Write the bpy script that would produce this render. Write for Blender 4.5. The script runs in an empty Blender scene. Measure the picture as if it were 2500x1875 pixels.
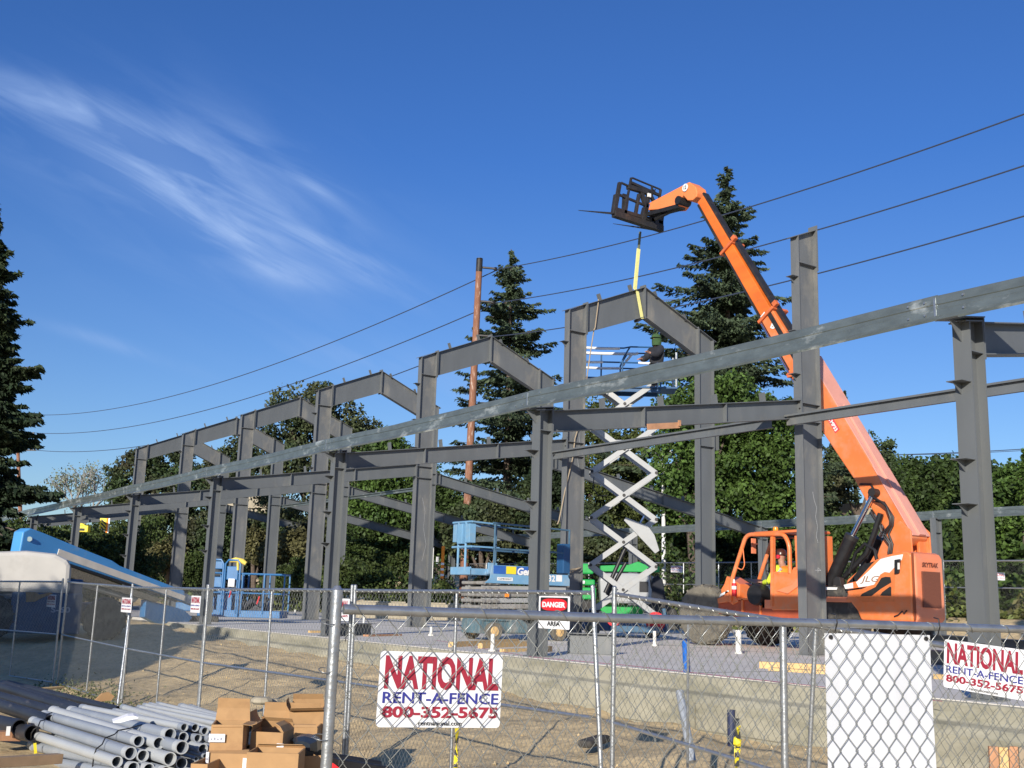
import bpy, math, random
import numpy as np
from mathutils import Vector, Matrix
R = math.radians
S = bpy.context.scene
COL = S.collection

# ------------------------------------------------------------------ camera
CAM = Vector((-10.081, -6.697, 0.816))
YAW, PITCH, ROLL, FPX = R(55.381), R(11.187), R(1.673), 2682.0
FW = Vector((math.cos(PITCH)*math.cos(YAW), math.cos(PITCH)*math.sin(YAW), math.sin(PITCH)))
_r = Vector((math.sin(YAW), -math.cos(YAW), 0)); _u = _r.cross(FW)
RT = math.cos(ROLL)*_r + math.sin(ROLL)*_u
UP = -math.sin(ROLL)*_r + math.cos(ROLL)*_u
cd = bpy.data.cameras.new('camera'); cam = bpy.data.objects.new('camera', cd); COL.objects.link(cam)
m = Matrix.Identity(4)
for i in range(3):
    m[i][0] = RT[i]; m[i][1] = UP[i]; m[i][2] = -FW[i]; m[i][3] = CAM[i]
cam.matrix_world = m
cd.sensor_width = 36; cd.lens = 36*FPX/2500; cd.clip_start = .05; cd.clip_end = 3000
S.camera = cam

def ray(x, y): return FW + (x-1250)/FPX*RT - (y-937.5)/FPX*UP
def at(x, y, D): return CAM + ray(float(x), float(y))*float(D)   # a place estimated from the photograph at distance D
def onp(ax, val, x, y):                              # the same on a vertical plane X=val or Y=val
    i = 'XYZ'.index(ax); d = ray(x, y); return CAM + d*((val-CAM[i])/d[i])

# ------------------------------------------------------------------ sun, sky, exposure
SUN_EL, SUN_AZ = R(17.5), R(232.3)                   # azimuth clockwise from +Y
sdir = Vector((math.sin(SUN_AZ)*math.cos(SUN_EL), math.cos(SUN_AZ)*math.cos(SUN_EL), math.sin(SUN_EL)))
sl = bpy.data.lights.new('sun', 'SUN'); sl.energy = 5.0; sl.angle = R(.5); sl.color = (1, .92, .80)
so = bpy.data.objects.new('sun', sl); COL.objects.link(so)
so.rotation_euler = sdir.to_track_quat('Z', 'Y').to_euler()
S.view_settings.view_transform = 'Standard'; S.view_settings.look = 'None'
S.view_settings.gamma = 1; S.view_settings.exposure = 0.15

W = bpy.data.worlds.new('World'); S.world = W; W.use_nodes = True
nt = W.node_tree; N = nt.nodes; L = nt.links; N.clear()
wo = N.new('ShaderNodeOutputWorld'); bg = N.new('ShaderNodeBackground'); L.new(bg.outputs[0], wo.inputs[0])
bg.inputs[1].default_value = .1
sky = N.new('ShaderNodeTexSky'); sky.sky_type = 'NISHITA'; sky.sun_disc = False
sky.sun_elevation = SUN_EL; sky.sun_rotation = SUN_AZ; sky.altitude = 100; sky.air_density = 1.0
sky.dust_density = .35; sky.ozone_density = 2.6
def mth(op, a, b=None, c=None):
    n = N.new('ShaderNodeMath'); n.operation = op
    for i, v in enumerate((a, b, c)):
        if v is None: continue
        if isinstance(v, (int, float)): n.inputs[i].default_value = v
        else: L.new(v, n.inputs[i])
    return n.outputs[0]
tc = N.new('ShaderNodeTexCoord')
F0 = Vector((math.cos(R(58))*math.cos(R(24)), math.sin(R(58))*math.cos(R(24)), math.sin(R(24))))
R0 = Vector((math.sin(R(58)), -math.cos(R(58)), 0)); U0 = R0.cross(F0)
def vdot(v):
    n = N.new('ShaderNodeVectorMath'); n.operation = 'DOT_PRODUCT'; L.new(tc.outputs['Generated'], n.inputs[0])
    n.inputs[1].default_value = v; return n.outputs['Value']
df = mth('MAXIMUM', vdot(F0), .05); cu = mth('DIVIDE', vdot(R0), df); cv = mth('DIVIDE', vdot(U0), df)
def tan_uv(x, y):
    d = ray(x, y); k = d.dot(F0); return d.dot(R0)/k, d.dot(U0)/k
def streak(p, q, hw, st):
    (ax, ay), (bx, by) = tan_uv(*p), tan_uv(*q)
    cx, cy = (ax+bx)/2, (ay+by)/2; ln = math.hypot(bx-ax, by-ay); c, s = (bx-ax)/ln, (by-ay)/ln
    du = mth('SUBTRACT', cu, cx); dv = mth('SUBTRACT', cv, cy)
    a = mth('ADD', mth('MULTIPLY', du, c), mth('MULTIPLY', dv, s))
    b = mth('SUBTRACT', mth('MULTIPLY', dv, c), mth('MULTIPLY', du, s))
    b = mth('ADD', b, mth('MULTIPLY', mth('MULTIPLY', a, a), .35))
    a = mth('DIVIDE', a, ln*.6); b = mth('DIVIDE', b, hw/FPX*1.5)
    e = mth('MULTIPLY', mth('ADD', mth('MULTIPLY', a, a), mth('MULTIPLY', b, b)), -1.2)
    return mth('MULTIPLY', mth('EXPONENT', e), st)
tot = None
for a in (((-60, 190), (430, 350), 30, .75), ((60, 250), (560, 430), 80, .30), ((235, 385), (600, 535), 50, .72),
          ((420, 400), (830, 520), 90, .30), ((664, 379), (850, 516), 10, .75), ((511, 555), (740, 600), 24, .70),
          ((690, 545), (960, 705), 15, .95), ((560, 640), (830, 680), 26, .62), ((850, 600), (1010, 690), 12, .40),
          ((150, 350), (950, 690), 170, .20), ((150, 800), (440, 890), 12, .45), ((740, 860), (1010, 900), 34, .22),
          ((1020, 880), (1180, 990), 50, .2)):
    s_ = streak(*a); tot = s_ if tot is None else mth('ADD', tot, s_)
cb = N.new('ShaderNodeCombineXYZ')
ca, sa = math.cos(R(-27)), math.sin(R(-27))
L.new(mth('MULTIPLY', mth('ADD', mth('MULTIPLY', cu, ca), mth('MULTIPLY', cv, sa)), 3.0), cb.inputs[0])
L.new(mth('MULTIPLY', mth('SUBTRACT', mth('MULTIPLY', cv, ca), mth('MULTIPLY', cu, sa)), 15), cb.inputs[1])
nz = N.new('ShaderNodeTexNoise'); nz.inputs['Scale'].default_value = 1.9; nz.inputs['Detail'].default_value = 9
nz.inputs['Roughness'].default_value = .55; nz.inputs['Distortion'].default_value = .5; L.new(cb.outputs[0], nz.inputs['Vector'])
nf = mth('ADD', mth('MULTIPLY', mth('MAXIMUM', mth('SUBTRACT', nz.outputs[0], .43), 0), 4.2), .26)
dens = mth('MINIMUM', mth('MAXIMUM', mth('MULTIPLY', mth('MULTIPLY', tot, nf), .72), 0), .9)
grade = N.new('ShaderNodeMix'); grade.data_type = 'RGBA'; grade.blend_type = 'MULTIPLY'; grade.inputs[0].default_value = 1
L.new(sky.outputs[0], grade.inputs[6]); 
sx = N.new('ShaderNodeSeparateXYZ'); L.new(tc.outputs['Generated'], sx.inputs[0])
gm = N.new('ShaderNodeMix'); gm.data_type = 'RGBA'; L.new(mth('MINIMUM', mth('MAXIMUM', mth('MULTIPLY', sx.outputs[2], 2.6), 0), 1), gm.inputs[0])
gm.inputs[6].default_value = (.80, .90, 1.06, 1); gm.inputs[7].default_value = (.40, .72, 1.26, 1); L.new(gm.outputs[2], grade.inputs[7])
mx = N.new('ShaderNodeMix'); mx.data_type = 'RGBA'
L.new(dens, mx.inputs[0]); L.new(grade.outputs[2], mx.inputs[6]); mx.inputs[7].default_value = (3.4, 4.9, 8.1, 1)
L.new(mx.outputs[2], bg.inputs[0])

# ------------------------------------------------------------------ materials
MATS = {}
def M(name, col, rough=.6, metal=0., var=.12, scale=6., bump=0., bs=40., col2=None, c2=(.55, .75), s2=2., isl=0., coat=0., spec=.5, stretch=None):
    if name in MATS: return MATS[name]
    mt = bpy.data.materials.new(name); mt.use_nodes = True; t = mt.node_tree; n = t.nodes; l = t.links
    b = n['Principled BSDF']; b.inputs['Roughness'].default_value = rough; b.inputs['Metallic'].default_value = metal
    b.inputs['Specular IOR Level'].default_value = spec
    if coat: b.inputs['Coat Weight'].default_value = coat; b.inputs['Coat Roughness'].default_value = .15
    tcn = n.new('ShaderNodeTexCoord'); vec = tcn.outputs['Object']
    if stretch:
        mp = n.new('ShaderNodeMapping'); mp.inputs['Scale'].default_value = stretch; l.new(vec, mp.inputs[0]); vec = mp.outputs[0]
    nz = n.new('ShaderNodeTexNoise'); nz.inputs['Scale'].default_value = scale; nz.inputs['Detail'].default_value = 6; l.new(vec, nz.inputs['Vector'])
    rp = n.new('ShaderNodeMapRange'); rp.inputs[1].default_value = .3; rp.inputs[2].default_value = .7
    rp.inputs[3].default_value = 1-var; rp.inputs[4].default_value = 1+var; l.new(nz.outputs[0], rp.inputs[0])
    base = n.new('ShaderNodeRGB'); base.outputs[0].default_value = (*col, 1); cur = base.outputs[0]
    if col2:
        n2 = n.new('ShaderNodeTexNoise'); n2.inputs['Scale'].default_value = s2; n2.inputs['Detail'].default_value = 8; n2.inputs['Roughness'].default_value = .65; l.new(vec, n2.inputs['Vector'])
        r2 = n.new('ShaderNodeMapRange'); r2.inputs[1].default_value = c2[0]; r2.inputs[2].default_value = c2[1]; l.new(n2.outputs[0], r2.inputs[0])
        m2 = n.new('ShaderNodeMix'); m2.data_type = 'RGBA'; l.new(r2.outputs[0], m2.inputs[0]); l.new(cur, m2.inputs[6]); m2.inputs[7].default_value = (*col2, 1); cur = m2.outputs[2]
    f = rp.outputs[0]
    if isl:
        g = n.new('ShaderNodeNewGeometry'); r3 = n.new('ShaderNodeMapRange'); r3.inputs[3].default_value = 1-isl; r3.inputs[4].default_value = 1+isl
        l.new(g.outputs['Random Per Island'], r3.inputs[0]); mm = n.new('ShaderNodeMath'); mm.operation = 'MULTIPLY'
        l.new(f, mm.inputs[0]); l.new(r3.outputs[0], mm.inputs[1]); f = mm.outputs[0]
    vm = n.new('ShaderNodeVectorMath'); vm.operation = 'SCALE'; l.new(cur, vm.inputs[0]); l.new(f, vm.inputs['Scale'])
    l.new(vm.outputs[0], b.inputs['Base Color'])
    if bump:
        n3 = n.new('ShaderNodeTexNoise'); n3.inputs['Scale'].default_value = bs; n3.inputs['Detail'].default_value = 5; l.new(vec, n3.inputs['Vector'])
        bp = n.new('ShaderNodeBump'); bp.inputs['Strength'].default_value = bump; bp.inputs['Distance'].default_value = .03; l.new(n3.outputs[0], bp.inputs['Height']); l.new(bp.outputs[0], b.inputs['Normal'])
    MATS[name] = mt; return mt

steel = M('primer_grey_steel', (.124, .134, .140), .45, 0, .09, 3, col2=(.24, .23, .20), c2=(.56, .80), s2=1.6, stretch=(1, 1, .3))
steel_dusty = M('primer_grey_steel_dusty', (.134, .141, .145), .5, 0, .10, 3, col2=(.27, .25, .21), c2=(.52, .76), s2=1.7, stretch=(1, 1, .45))
galv = M('galvanised_steel', (.165, .195, .195), .34, .45, .18, 9, col2=(.50, .53, .50), c2=(.56, .68), s2=3.6, bump=.05, bs=14, stretch=(1, .45, 1))
galv_tube = M('galvanised_tube', (.42, .44, .46), .33, .75, .12, 20, col2=(.30, .31, .32), c2=(.5, .75), s2=9, bump=.08, bs=60)
wire = M('galvanised_wire', (.30, .31, .30), .34, .75, .15, 8)
concrete = M('concrete_slab', (.76, .71, .62), .85, 0, .08, 1.2, bump=.12, bs=60, col2=(.62, .58, .52), c2=(.5, .72), s2=.7)
stemc = M('concrete_stem_wall', (.36, .34, .26), .9, 0, .14, 3, bump=.3, bs=25, col2=(.23, .22, .16), c2=(.46, .66), s2=2.2, stretch=(1, .5, 1.6))
dirt = M('sandy_dirt', (.64, .49, .27), .95, 0, .16, 1.3, bump=1.0, bs=7, col2=(.40, .30, .165), c2=(.46, .72), s2=9)
orange = M('orange_paint', (.80, .20, .055), .38, 0, .06, 2, col2=(.66, .27, .14), c2=(.46, .72), s2=3.2, coat=.12)
orange_faded = M('faded_orange_paint', (.80, .25, .12), .5, 0, .06, 2, col2=(.66, .27, .17), c2=(.5, .75), s2=3)
boom_sheen = M('greased_orange_boom', (.78, .17, .025), .3, 0, .18, 3, col2=(.38, .12, .04), c2=(.55, .8), s2=4, stretch=(.4, 1, 1))
black = M('black_paint', (.016, .016, .018), .45, 0, .3, 10)
dkmetal = M('worn_dark_metal', (.032, .030, .030), .5, .2, .3, 6, col2=(.10, .065, .04), c2=(.58, .8), s2=5)
chrome = M('chrome_rod', (.75, .77, .8), .12, 1, .03)
rubber = M('dusty_rubber', (.045, .043, .040), .85, 0, .3, 6, col2=(.14, .125, .10), c2=(.5, .7), s2=4)
tyre_light = M('mud_coated_tyre', (.16, .145, .115), .9, 0, .2, 8, col2=(.06, .055, .05), c2=(.5, .7), s2=5, bump=.4)
white = M('white_paint', (.78, .78, .76), .5, 0, .04, 4)
offwhite = M('weathered_white_plastic', (.52, .50, .46), .45, 0, .07, 2, col2=(.42, .40, .36), c2=(.55, .8), s2=1.6)
signwhite = M('sign_white', (.80, .81, .83), .45, 0, .02, 3)
corrug = M('corrugated_plastic_back', (.66, .68, .72), .5, 0, .02, 2)
redink = M('red_lettering', (.33, .022, .045), .5, 0, .05)
blueink = M('navy_lettering', (.035, .04, .26), .5, 0, .05)
dangerred = M('danger_red', (.70, .02, .03), .45, 0, .05)
blackink = M('black_lettering', (.02, .02, .02), .5, 0, .05)
blue = M('machine_blue', (.03, .155, .36), .42, 0, .1, 4, col2=(.10, .24, .38), c2=(.55, .8), s2=3)
blue_pale = M('weathered_blue', (.16, .34, .52), .55, 0, .12, 4, col2=(.26, .35, .42), c2=(.5, .72), s2=3)
blue_dark = M('dark_blue_paint', (.02, .085, .20), .45, 0, .1, 4)
blue_boom = M('boom_blue', (.08, .32, .66), .42, 0, .07, 2, col2=(.30, .38, .46), c2=(.56, .8), s2=2.2, stretch=(.3, 1, 1))
greyarm = M('light_grey_arm', (.36, .37, .37), .45, .1, .06, 3, col2=(.38, .37, .34), c2=(.56, .75), s2=4)
greyarm_d = M('dusty_grey_arm', (.30, .29, .27), .6, .1, .15, 5, col2=(.17, .15, .13), c2=(.5, .7), s2=6)
green = M('machine_green', (.015, .34, .07), .45, 0, .08)
yellow = M('bright_yellow', (.80, .66, .03), .5, 0, .06)
pale_yellow = M('yellow_webbing', (.78, .74, .28), .7, 0, .08, 20)
rope = M('tan_rope', (.36, .29, .20), .9, 0, .1)
amber = M('amber_plastic', (.85, .30, .02), .25, 0, .05)
wood = M('fresh_lumber', (.66, .45, .20), .7, 0, .14, 3, stretch=(1, 1, 1), col2=(.52, .33, .14), c2=(.5, .7), s2=4)
woodred = M('cedar_lumber', (.46, .24, .13), .8, 0, .2, 6)
woodgrey = M('weathered_wood', (.30, .24, .17), .85, 0, .2, 5)
card = M('brown_cardboard', (.42, .25, .115), .85, 0, .10, 7, col2=(.30, .17, .08), c2=(.5, .7), s2=2.5)
cardin = M('cardboard_inside', (.33, .21, .13), .9, 0, .06, 5)
label_m = M('paper_label', (.75, .76, .80), .6, 0, .04)
pvc = M('grey_conduit', (.30, .33, .37), .42, 0, .05, 2, col2=(.37, .39, .42), c2=(.5, .7), s2=1.6)
pvclt = M('light_grey_conduit', (.45, .47, .48), .42, 0, .05, 2)
hole = M('pipe_inside', (.02, .02, .022), .8, 0, .1)
hdpe = M('black_plastic_pipe', (.028, .029, .034), .45, 0, .25, 4, col2=(.15, .13, .11), c2=(.60, .76), s2=5, stretch=(1, .4, 1))
plastic_black = M('black_plastic_sheet', (.03, .04, .055), .3, 0, .3, 8)
bark = M('bark', (.13, .10, .08), .95, 0, .25, 12, bump=.5)
polewood = M('utility_pole_wood', (.27, .125, .075), .9, 0, .2, 5, col2=(.45, .36, .30), c2=(.54, .70), s2=5, stretch=(3, 3, .25))
wirecol = M('power_cable', (.045, .06, .10), .6, 0, .05)
overp = M('aged_concrete', (.42, .37, .27), .9, 0, .12, 2, col2=(.22, .19, .14), c2=(.5, .75), s2=1.2, stretch=(1, 1, .3))
pvcwhite = M('white_plastic_pipe', (.72, .71, .66), .5, 0, .05)
hivis = M('hi_vis_yellow', (.75, .90, .05), .8, 0, .06)
hivis_o = M('hi_vis_orange', (.95, .28, .02), .8, 0, .06)
silver = M('silver_tape', (.65, .66, .67), .4, .3, .03)
darkcloth = M('dark_work_clothes', (.02, .022, .03), .9, 0, .2)
denim = M('denim', (.05, .075, .13), .9, 0, .2)
skin = M('skin', (.42, .22, .15), .6, 0, .05)
brownhat = M('brown_hard_hat', (.07, .025, .02), .3, 0, .1)
earred = M('red_ear_muff', (.75, .03, .06), .35, 0, .05)
olive = M('green_hood_cloth', (.04, .09, .03), .9, 0, .25, 12)
foam = M('white_foam_sleeve', (.80, .81, .82), .6, 0, .03)
glassd = M('dark_glass', (.02, .025, .03), .12, 0, .02)
def leafm(name, c, i=.35, c2=None): return M(name, c, .62, 0, .35, .55, col2=c2, c2=(.45, .65), s2=.35, isl=i, spec=.25)
lf_fir = leafm('fir_needles', (.060, .085, .045), .45, (.035, .055, .036))
lf_firb = leafm('dark_spruce_needles', (.022, .038, .019), .38, (.036, .050, .018))
lf_green = leafm('maple_leaves', (.062, .108, .022), .5, (.036, .070, .016))
lf_dark = leafm('dark_broad_leaves', (.042, .068, .026), .45, (.065, .062, .035))
lf_brown = leafm('olive_brown_leaves', (.070, .080, .036), .45, (.036, .058, .024))
lf_hedge = leafm('hedge_leaves', (.048, .078, .020), .55, (.028, .050, .014))
lf_cyp = leafm('cypress_foliage', (.075, .095, .028), .4, (.05, .07, .02))
lf_broom = leafm('broom_foliage', (.045, .070, .018), .4, (.07, .085, .022))
lf_dry = leafm('dry_olive_leaves', (.105, .100, .042), .4, (.05, .065, .025))
lf_pale = leafm('sparse_pale_leaves', (.16, .19, .13), .3)
grassm = leafm('grass_blades', (.10, .135, .035), .4, (.16, .14, .06))

# ------------------------------------------------------------------ mesh helpers
class MB:
    def __init__(s): s.v = []; s.f = []
    def add(s, vs, fs):
        o = len(s.v); s.v += [tuple(v) for v in vs]; s.f += [tuple(i+o for i in f) for f in fs]; return s
    def hexa(s, p): return s.add(p, [(0, 3, 2, 1), (4, 5, 6, 7), (0, 1, 5, 4), (1, 2, 6, 5), (2, 3, 7, 6), (3, 0, 4, 7)])
    def box(s, x0, x1, y0, y1, z0, z1): return s.hexa([(x0, y0, z0), (x1, y0, z0), (x1, y1, z0), (x0, y1, z0), (x0, y0, z1), (x1, y0, z1), (x1, y1, z1), (x0, y1, z1)])
    def bar(s, a, b, w, h=None, up=(0, 0, 1)):            # rectangular bar from a to b, w across, h along up
        a = Vector(a); b = Vector(b); h = w if h is None else h; d = (b-a).normalized(); u = Vector(up)
        if abs(d.dot(u)) > .98: u = Vector((0, 1, 0)) if abs(d.y) < .9 else Vector((1, 0, 0))
        x = d.cross(u).normalized(); u = x.cross(d).normalized()
        c = [(-1, -1), (1, -1), (1, 1), (-1, 1)]
        return s.hexa([a+x*i*w/2+u*j*h/2 for i, j in c]+[b+x*i*w/2+u*j*h/2 for i, j in c])
    def prism(s, poly, axis, lo, hi):
        n = len(poly); vs = []
        for t in (lo, hi):
            for a, b in poly: vs.append((t, a, b) if axis == 'X' else (a, t, b) if axis == 'Y' else (a, b, t))
        return s.add(vs, [tuple(range(n))[::-1], tuple(range(n, 2*n))]+[(i, (i+1) % n, n+(i+1) % n, n+i) for i in range(n)])
    def tube(s, pts, r, n=8, cap=True):
        pts = [Vector(p) for p in pts]; rs = r if isinstance(r, (list, tuple)) else [r]*len(pts); vs = []; prev = None
        for i, p in enumerate(pts):
            d = (pts[min(i+1, len(pts)-1)]-pts[max(i-1, 0)]).normalized()
            if prev is None: prev = Vector((0, 0, 1)) if abs(d.z) < .9 else Vector((1, 0, 0))
            x = d.cross(prev).normalized(); prev = x.cross(d).normalized()
            for k in range(n):
                t = 2*math.pi*k/n; vs.append(p+(x*math.cos(t)+prev*math.sin(t))*rs[i])
        fs = [(i*n+k, i*n+(k+1) % n, (i+1)*n+(k+1) % n, (i+1)*n+k) for i in range(len(pts)-1) for k in range(n)]
        if cap: fs += [tuple(range(n))[::-1], tuple(range((len(pts)-1)*n, len(pts)*n))]
        return s.add(vs, fs)
    def ring(s, a, b, r0, r1, n=16):                       # hollow pipe
        a = Vector(a); b = Vector(b); d = (b-a).normalized(); u = Vector((0, 0, 1)) if abs(d.z) < .9 else Vector((1, 0, 0))
        x = d.cross(u).normalized(); u = x.cross(d); vs = []
        for p, r in ((a, r0), (b, r0), (b, r1), (a, r1)):
            for k in range(n): t = 2*math.pi*k/n; vs.append(p+(x*math.cos(t)+u*math.sin(t))*r)
        return s.add(vs, [(j*n+k, j*n+(k+1) % n, ((j+1) % 4)*n+(k+1) % n, ((j+1) % 4)*n+k) for j in range(4) for k in range(n)])
    def lathe(s, prof, axis, c, n=24):                     # prof (r, t) along axis through c
        vs = []; c = Vector(c)
        for r, t in prof:
            for k in range(n):
                a = 2*math.pi*k/n; p = (r*math.cos(a), r*math.sin(a))
                vs.append(c+Vector({'X': (t, *p), 'Y': (p[0], t, p[1]), 'Z': (*p, t)}[axis]))
        m_ = len(prof)
        return s.add(vs, [(i*n+k, i*n+(k+1) % n, (i+1)*n+(k+1) % n, (i+1)*n+k) for i in range(m_-1) for k in range(n)]+[tuple(range(n))[::-1], tuple(range((m_-1)*n, m_*n))])
    def build(s, name, mat, parent=None, smooth=False, bevel=0, loc=None):
        me = bpy.data.meshes.new(name); me.from_pydata(s.v, [], s.f); me.materials.append(mat)
        if smooth:
            me.polygons.foreach_set('use_smooth', [True]*len(me.polygons)); me.set_sharp_from_angle(angle=R(38))
        me.update()
        o = bpy.data.objects.new(name, me); COL.objects.link(o)
        if loc is not None: o.location = loc
        if parent: o.parent = parent
        if bevel:
            b = o.modifiers.new('bevel', 'BEVEL'); b.width = bevel; b.segments = 2; b.limit_method = 'ANGLE'; b.angle_limit = R(35)
            b.harden_normals = False
        return o

def tag(o, label=None, cat=None, group=None, kind=None):
    if label: o['label'] = label
    if cat: o['category'] = cat
    if group: o['group'] = group
    if kind: o['kind'] = kind
    return o
def thing(name, label, cat, loc=(0, 0, 0), rz=0, group=None):
    o = bpy.data.objects.new(name, None); o.empty_display_size = .1; COL.objects.link(o); o.location = loc; o.rotation_euler = (0, 0, rz)
    return tag(o, label, cat, group)
def copy_tree(o, parent=None):
    c = o.copy(); COL.objects.link(c); c.parent = parent
    for ch in list(o.children): copy_tree(ch, c)
    return c
def recenter(o):                                           # put a one-mesh thing's origin at its foot
    me = o.data; n = len(me.vertices); a = np.empty(n*3); me.vertices.foreach_get('co', a); a = a.reshape(-1, 3)
    c = (a.min(0)+a.max(0))/2; c[2] = a[:, 2].min(); a -= c; me.vertices.foreach_set('co', a.ravel()); me.update(); o.location = c; return o

def text(s, w, h, mat, parent, pos, name='lettering', bold=.0, depth=.002, rot=None, shear=0.):
    """Lettering fitted into w x h; local x right, z up, reading from -y. pos is its lower left corner."""
    cu_ = bpy.data.curves.new('t', 'FONT'); cu_.body = s; cu_.size = 1; cu_.offset = bold; cu_.extrude = .001; cu_.resolution_u = 3; cu_.shear = shear
    t_ = bpy.data.objects.new('t', cu_); COL.objects.link(t_)
    me = bpy.data.meshes.new_from_object(t_.evaluated_get(bpy.context.evaluated_depsgraph_get())); bpy.data.objects.remove(t_)
    n = len(me.vertices); a = np.empty(n*3); me.vertices.foreach_get('co', a); a = a.reshape(-1, 3)
    lo = a.min(0); sz = a.max(0)-lo; b = np.empty_like(a)
    b[:, 0] = (a[:, 0]-lo[0])/sz[0]*w; b[:, 2] = (a[:, 1]-lo[1])/sz[1]*h; b[:, 1] = -(a[:, 2]-lo[2])/max(sz[2], 1e-6)*depth
    me.vertices.foreach_set('co', b.ravel()); me.materials.clear(); me.materials.append(mat); me.update()
    o = bpy.data.objects.new(name, me); COL.objects.link(o); o.parent = parent; o.location = pos
    if rot: o.rotation_euler = rot
    return o

def skinmesh(name, mat, parent, joints, edges, sub=2):
    """One continuous tapered surface over a skeleton (joint: (x, y, z, r) or (x, y, z, rx, ry)); first joint is the root."""
    me = bpy.data.meshes.new(name); me.from_pydata([j[:3] for j in joints], edges, [])
    o = bpy.data.objects.new(name, me); COL.objects.link(o)
    md = o.modifiers.new('skin', 'SKIN'); md.use_smooth_shade = True
    for i, j in enumerate(joints):
        sv = me.skin_vertices[0].data[i] if me.skin_vertices else None
        if sv is None: break
        sv.radius = (j[3], j[4] if len(j) > 4 else j[3]); sv.use_root = (i == 0)
    sb = o.modifiers.new('sub', 'SUBSURF'); sb.levels = sub; sb.render_levels = sub
    me2 = bpy.data.meshes.new_from_object(o.evaluated_get(bpy.context.evaluated_depsgraph_get()))
    bpy.data.objects.remove(o); me2.materials.clear(); me2.materials.append(mat)
    me2.polygons.foreach_set('use_smooth', [True]*len(me2.polygons))
    o = bpy.data.objects.new(name, me2); COL.objects.link(o); o.parent = parent; return o
_orig_new = None
def skinmesh_safe(*a, **k):
    return skinmesh(*a, **k)

# ------------------------------------------------------------------ ground
def sst(x, a, b):
    t = np.clip((x-a)/(b-a), 0, 1); return t*t*(3-2*t)
def hgt(X, Y):
    e = np.interp(Y, [-12, 3, 8, 18, 24, 60], [-.66, -.62, -.5, -.28, -.04, -.01])
    b = np.interp(Y, [-12, 11, 16, 20, 26], [-1.04, -1.02, -.88, -.38, -.10])
    w = sst(X, -6.0, -.3)
    h = b+(e-b)*w
    mound = .10*np.exp(-((X+2.6)/1.5)**2)*sst(Y, 1, 6)*(1-sst(Y, 17, 22))
    h = h+mound
    n = (np.sin(X*2.1+Y*1.3)*np.sin(Y*1.7-X*.8)*.04+np.sin(X*5.3+1+Y*.7)*np.sin(Y*4.1+X)*.022+np.sin(X*9.7-Y*3.1)*np.sin(Y*8.9+X*2)*.016+np.sin(X*17.3+Y*6.1)*np.sin(Y*15.1-X*7)*.010)
    h = h+n*sst(X, -6.5, -5)
    h = np.where((X > -.12), -.35, h)
    back = np.where(X > 22.2, -.05+.75*sst(X, 22.5, 25.5)+3.0*sst(X, 30, 40), -.35)
    h = np.where(X > 21.9, back, h)
    far = np.where(Y > 56, -.1+.8*sst(Y, 57, 64)+2.2*sst(Y, 72, 84), -.35)
    h = np.where((X > -.12) & (X <= 21.9) & (Y > 55.5), far, h)
    h = np.where((X <= -.12) & (Y > 40), np.maximum(h, -.02+1.6*sst(Y, 46, 70)), h)
    return h
xs = np.unique(np.round(np.concatenate([-np.geomspace(14, 900, 22)[::-1], np.arange(-14, -6.5, .5), np.arange(-6.5, -.2, .11), [-.2, -.13, -.11, .3], np.arange(1.5, 21, 3), [21.7, 21.89, 21.95], np.arange(22.3, 42, .8), np.geomspace(43, 900, 20)]), 3))
ys = np.unique(np.round(np.concatenate([-np.geomspace(9, 900, 20)[::-1], np.arange(-9, -2, .5), np.arange(-2, 24.5, .14), np.arange(25, 55, 1.2), [55.3, 55.7], np.arange(56, 90, 1.2), np.geomspace(92, 900, 20)]), 3))
GX, GY = np.meshgrid(xs, ys); GZ = hgt(GX, GY)
nx, ny = len(xs), len(ys)
me = bpy.data.meshes.new('ground')
idx = np.arange(nx*ny).reshape(ny, nx)
fq = np.stack([idx[:-1, :-1], idx[:-1, 1:], idx[1:, 1:], idx[1:, :-1]], -1).reshape(-1, 4)
me.from_pydata(np.stack([GX, GY, GZ], -1).reshape(-1, 3).tolist(), [], fq.tolist())
me.polygons.foreach_set('use_smooth', [True]*len(me.polygons)); me.materials.append(dirt)
g = bpy.data.objects.new('ground', me); COL.objects.link(g); tag(g, kind='structure')
# bank behind the site reads green: its own sheet of turf over the dirt
def gz(x, y): return float(hgt(np.array([float(x)]), np.array([float(y)]))[0])

b = MB(); b.box(-.19, 21.8, -9.5, 23.8, -.045, 0); b.box(.35, 21.8, 23.8, 55, -.18, -.004)
tag(b.build('floor_slab', concrete), kind='structure')
b = MB()
b.prism([(-.192, -.006), (-.26, -.012), (-.275, -.19), (-.40, -.22), (-.44, -.30), (-.45, -1.15), (-.192, -1.15)], 'Y', -9.5, 23.7)
tag(b.build('foundation', stemc, bevel=.02), 'pale concrete foundation wall along the street edge of the floor slab', 'foundation wall')
fo_ = [o for o in COL.objects if o.name == 'foundation'][0]
b = MB(); b.box(-.453, -.449, -9.5, 23.6, -.62, -.612)
for k in range(14): b.box(-.454, -.449, -9+2.44*k, -8.992+2.44*k, -1.1, -.31)
b.build('form_seam', M('dark_seam', (.20, .18, .13), .9), fo_)  # thin strips darker than the wall mark the form seams
# construction joints and dark stains in the slab
b = MB()
for y in (-3, 3.65, 10.95, 18.25): b.box(-.18, 21.7, y-.006, y+.006, .001, .004)
for x in (6.2, 12, 17): b.box(x-.006, x+.006, -9, 23.7, .0045, .007)
tag(b.build('slab_joint', M('joint', (.09, .09, .09), .9), None), kind='structure')
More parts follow.
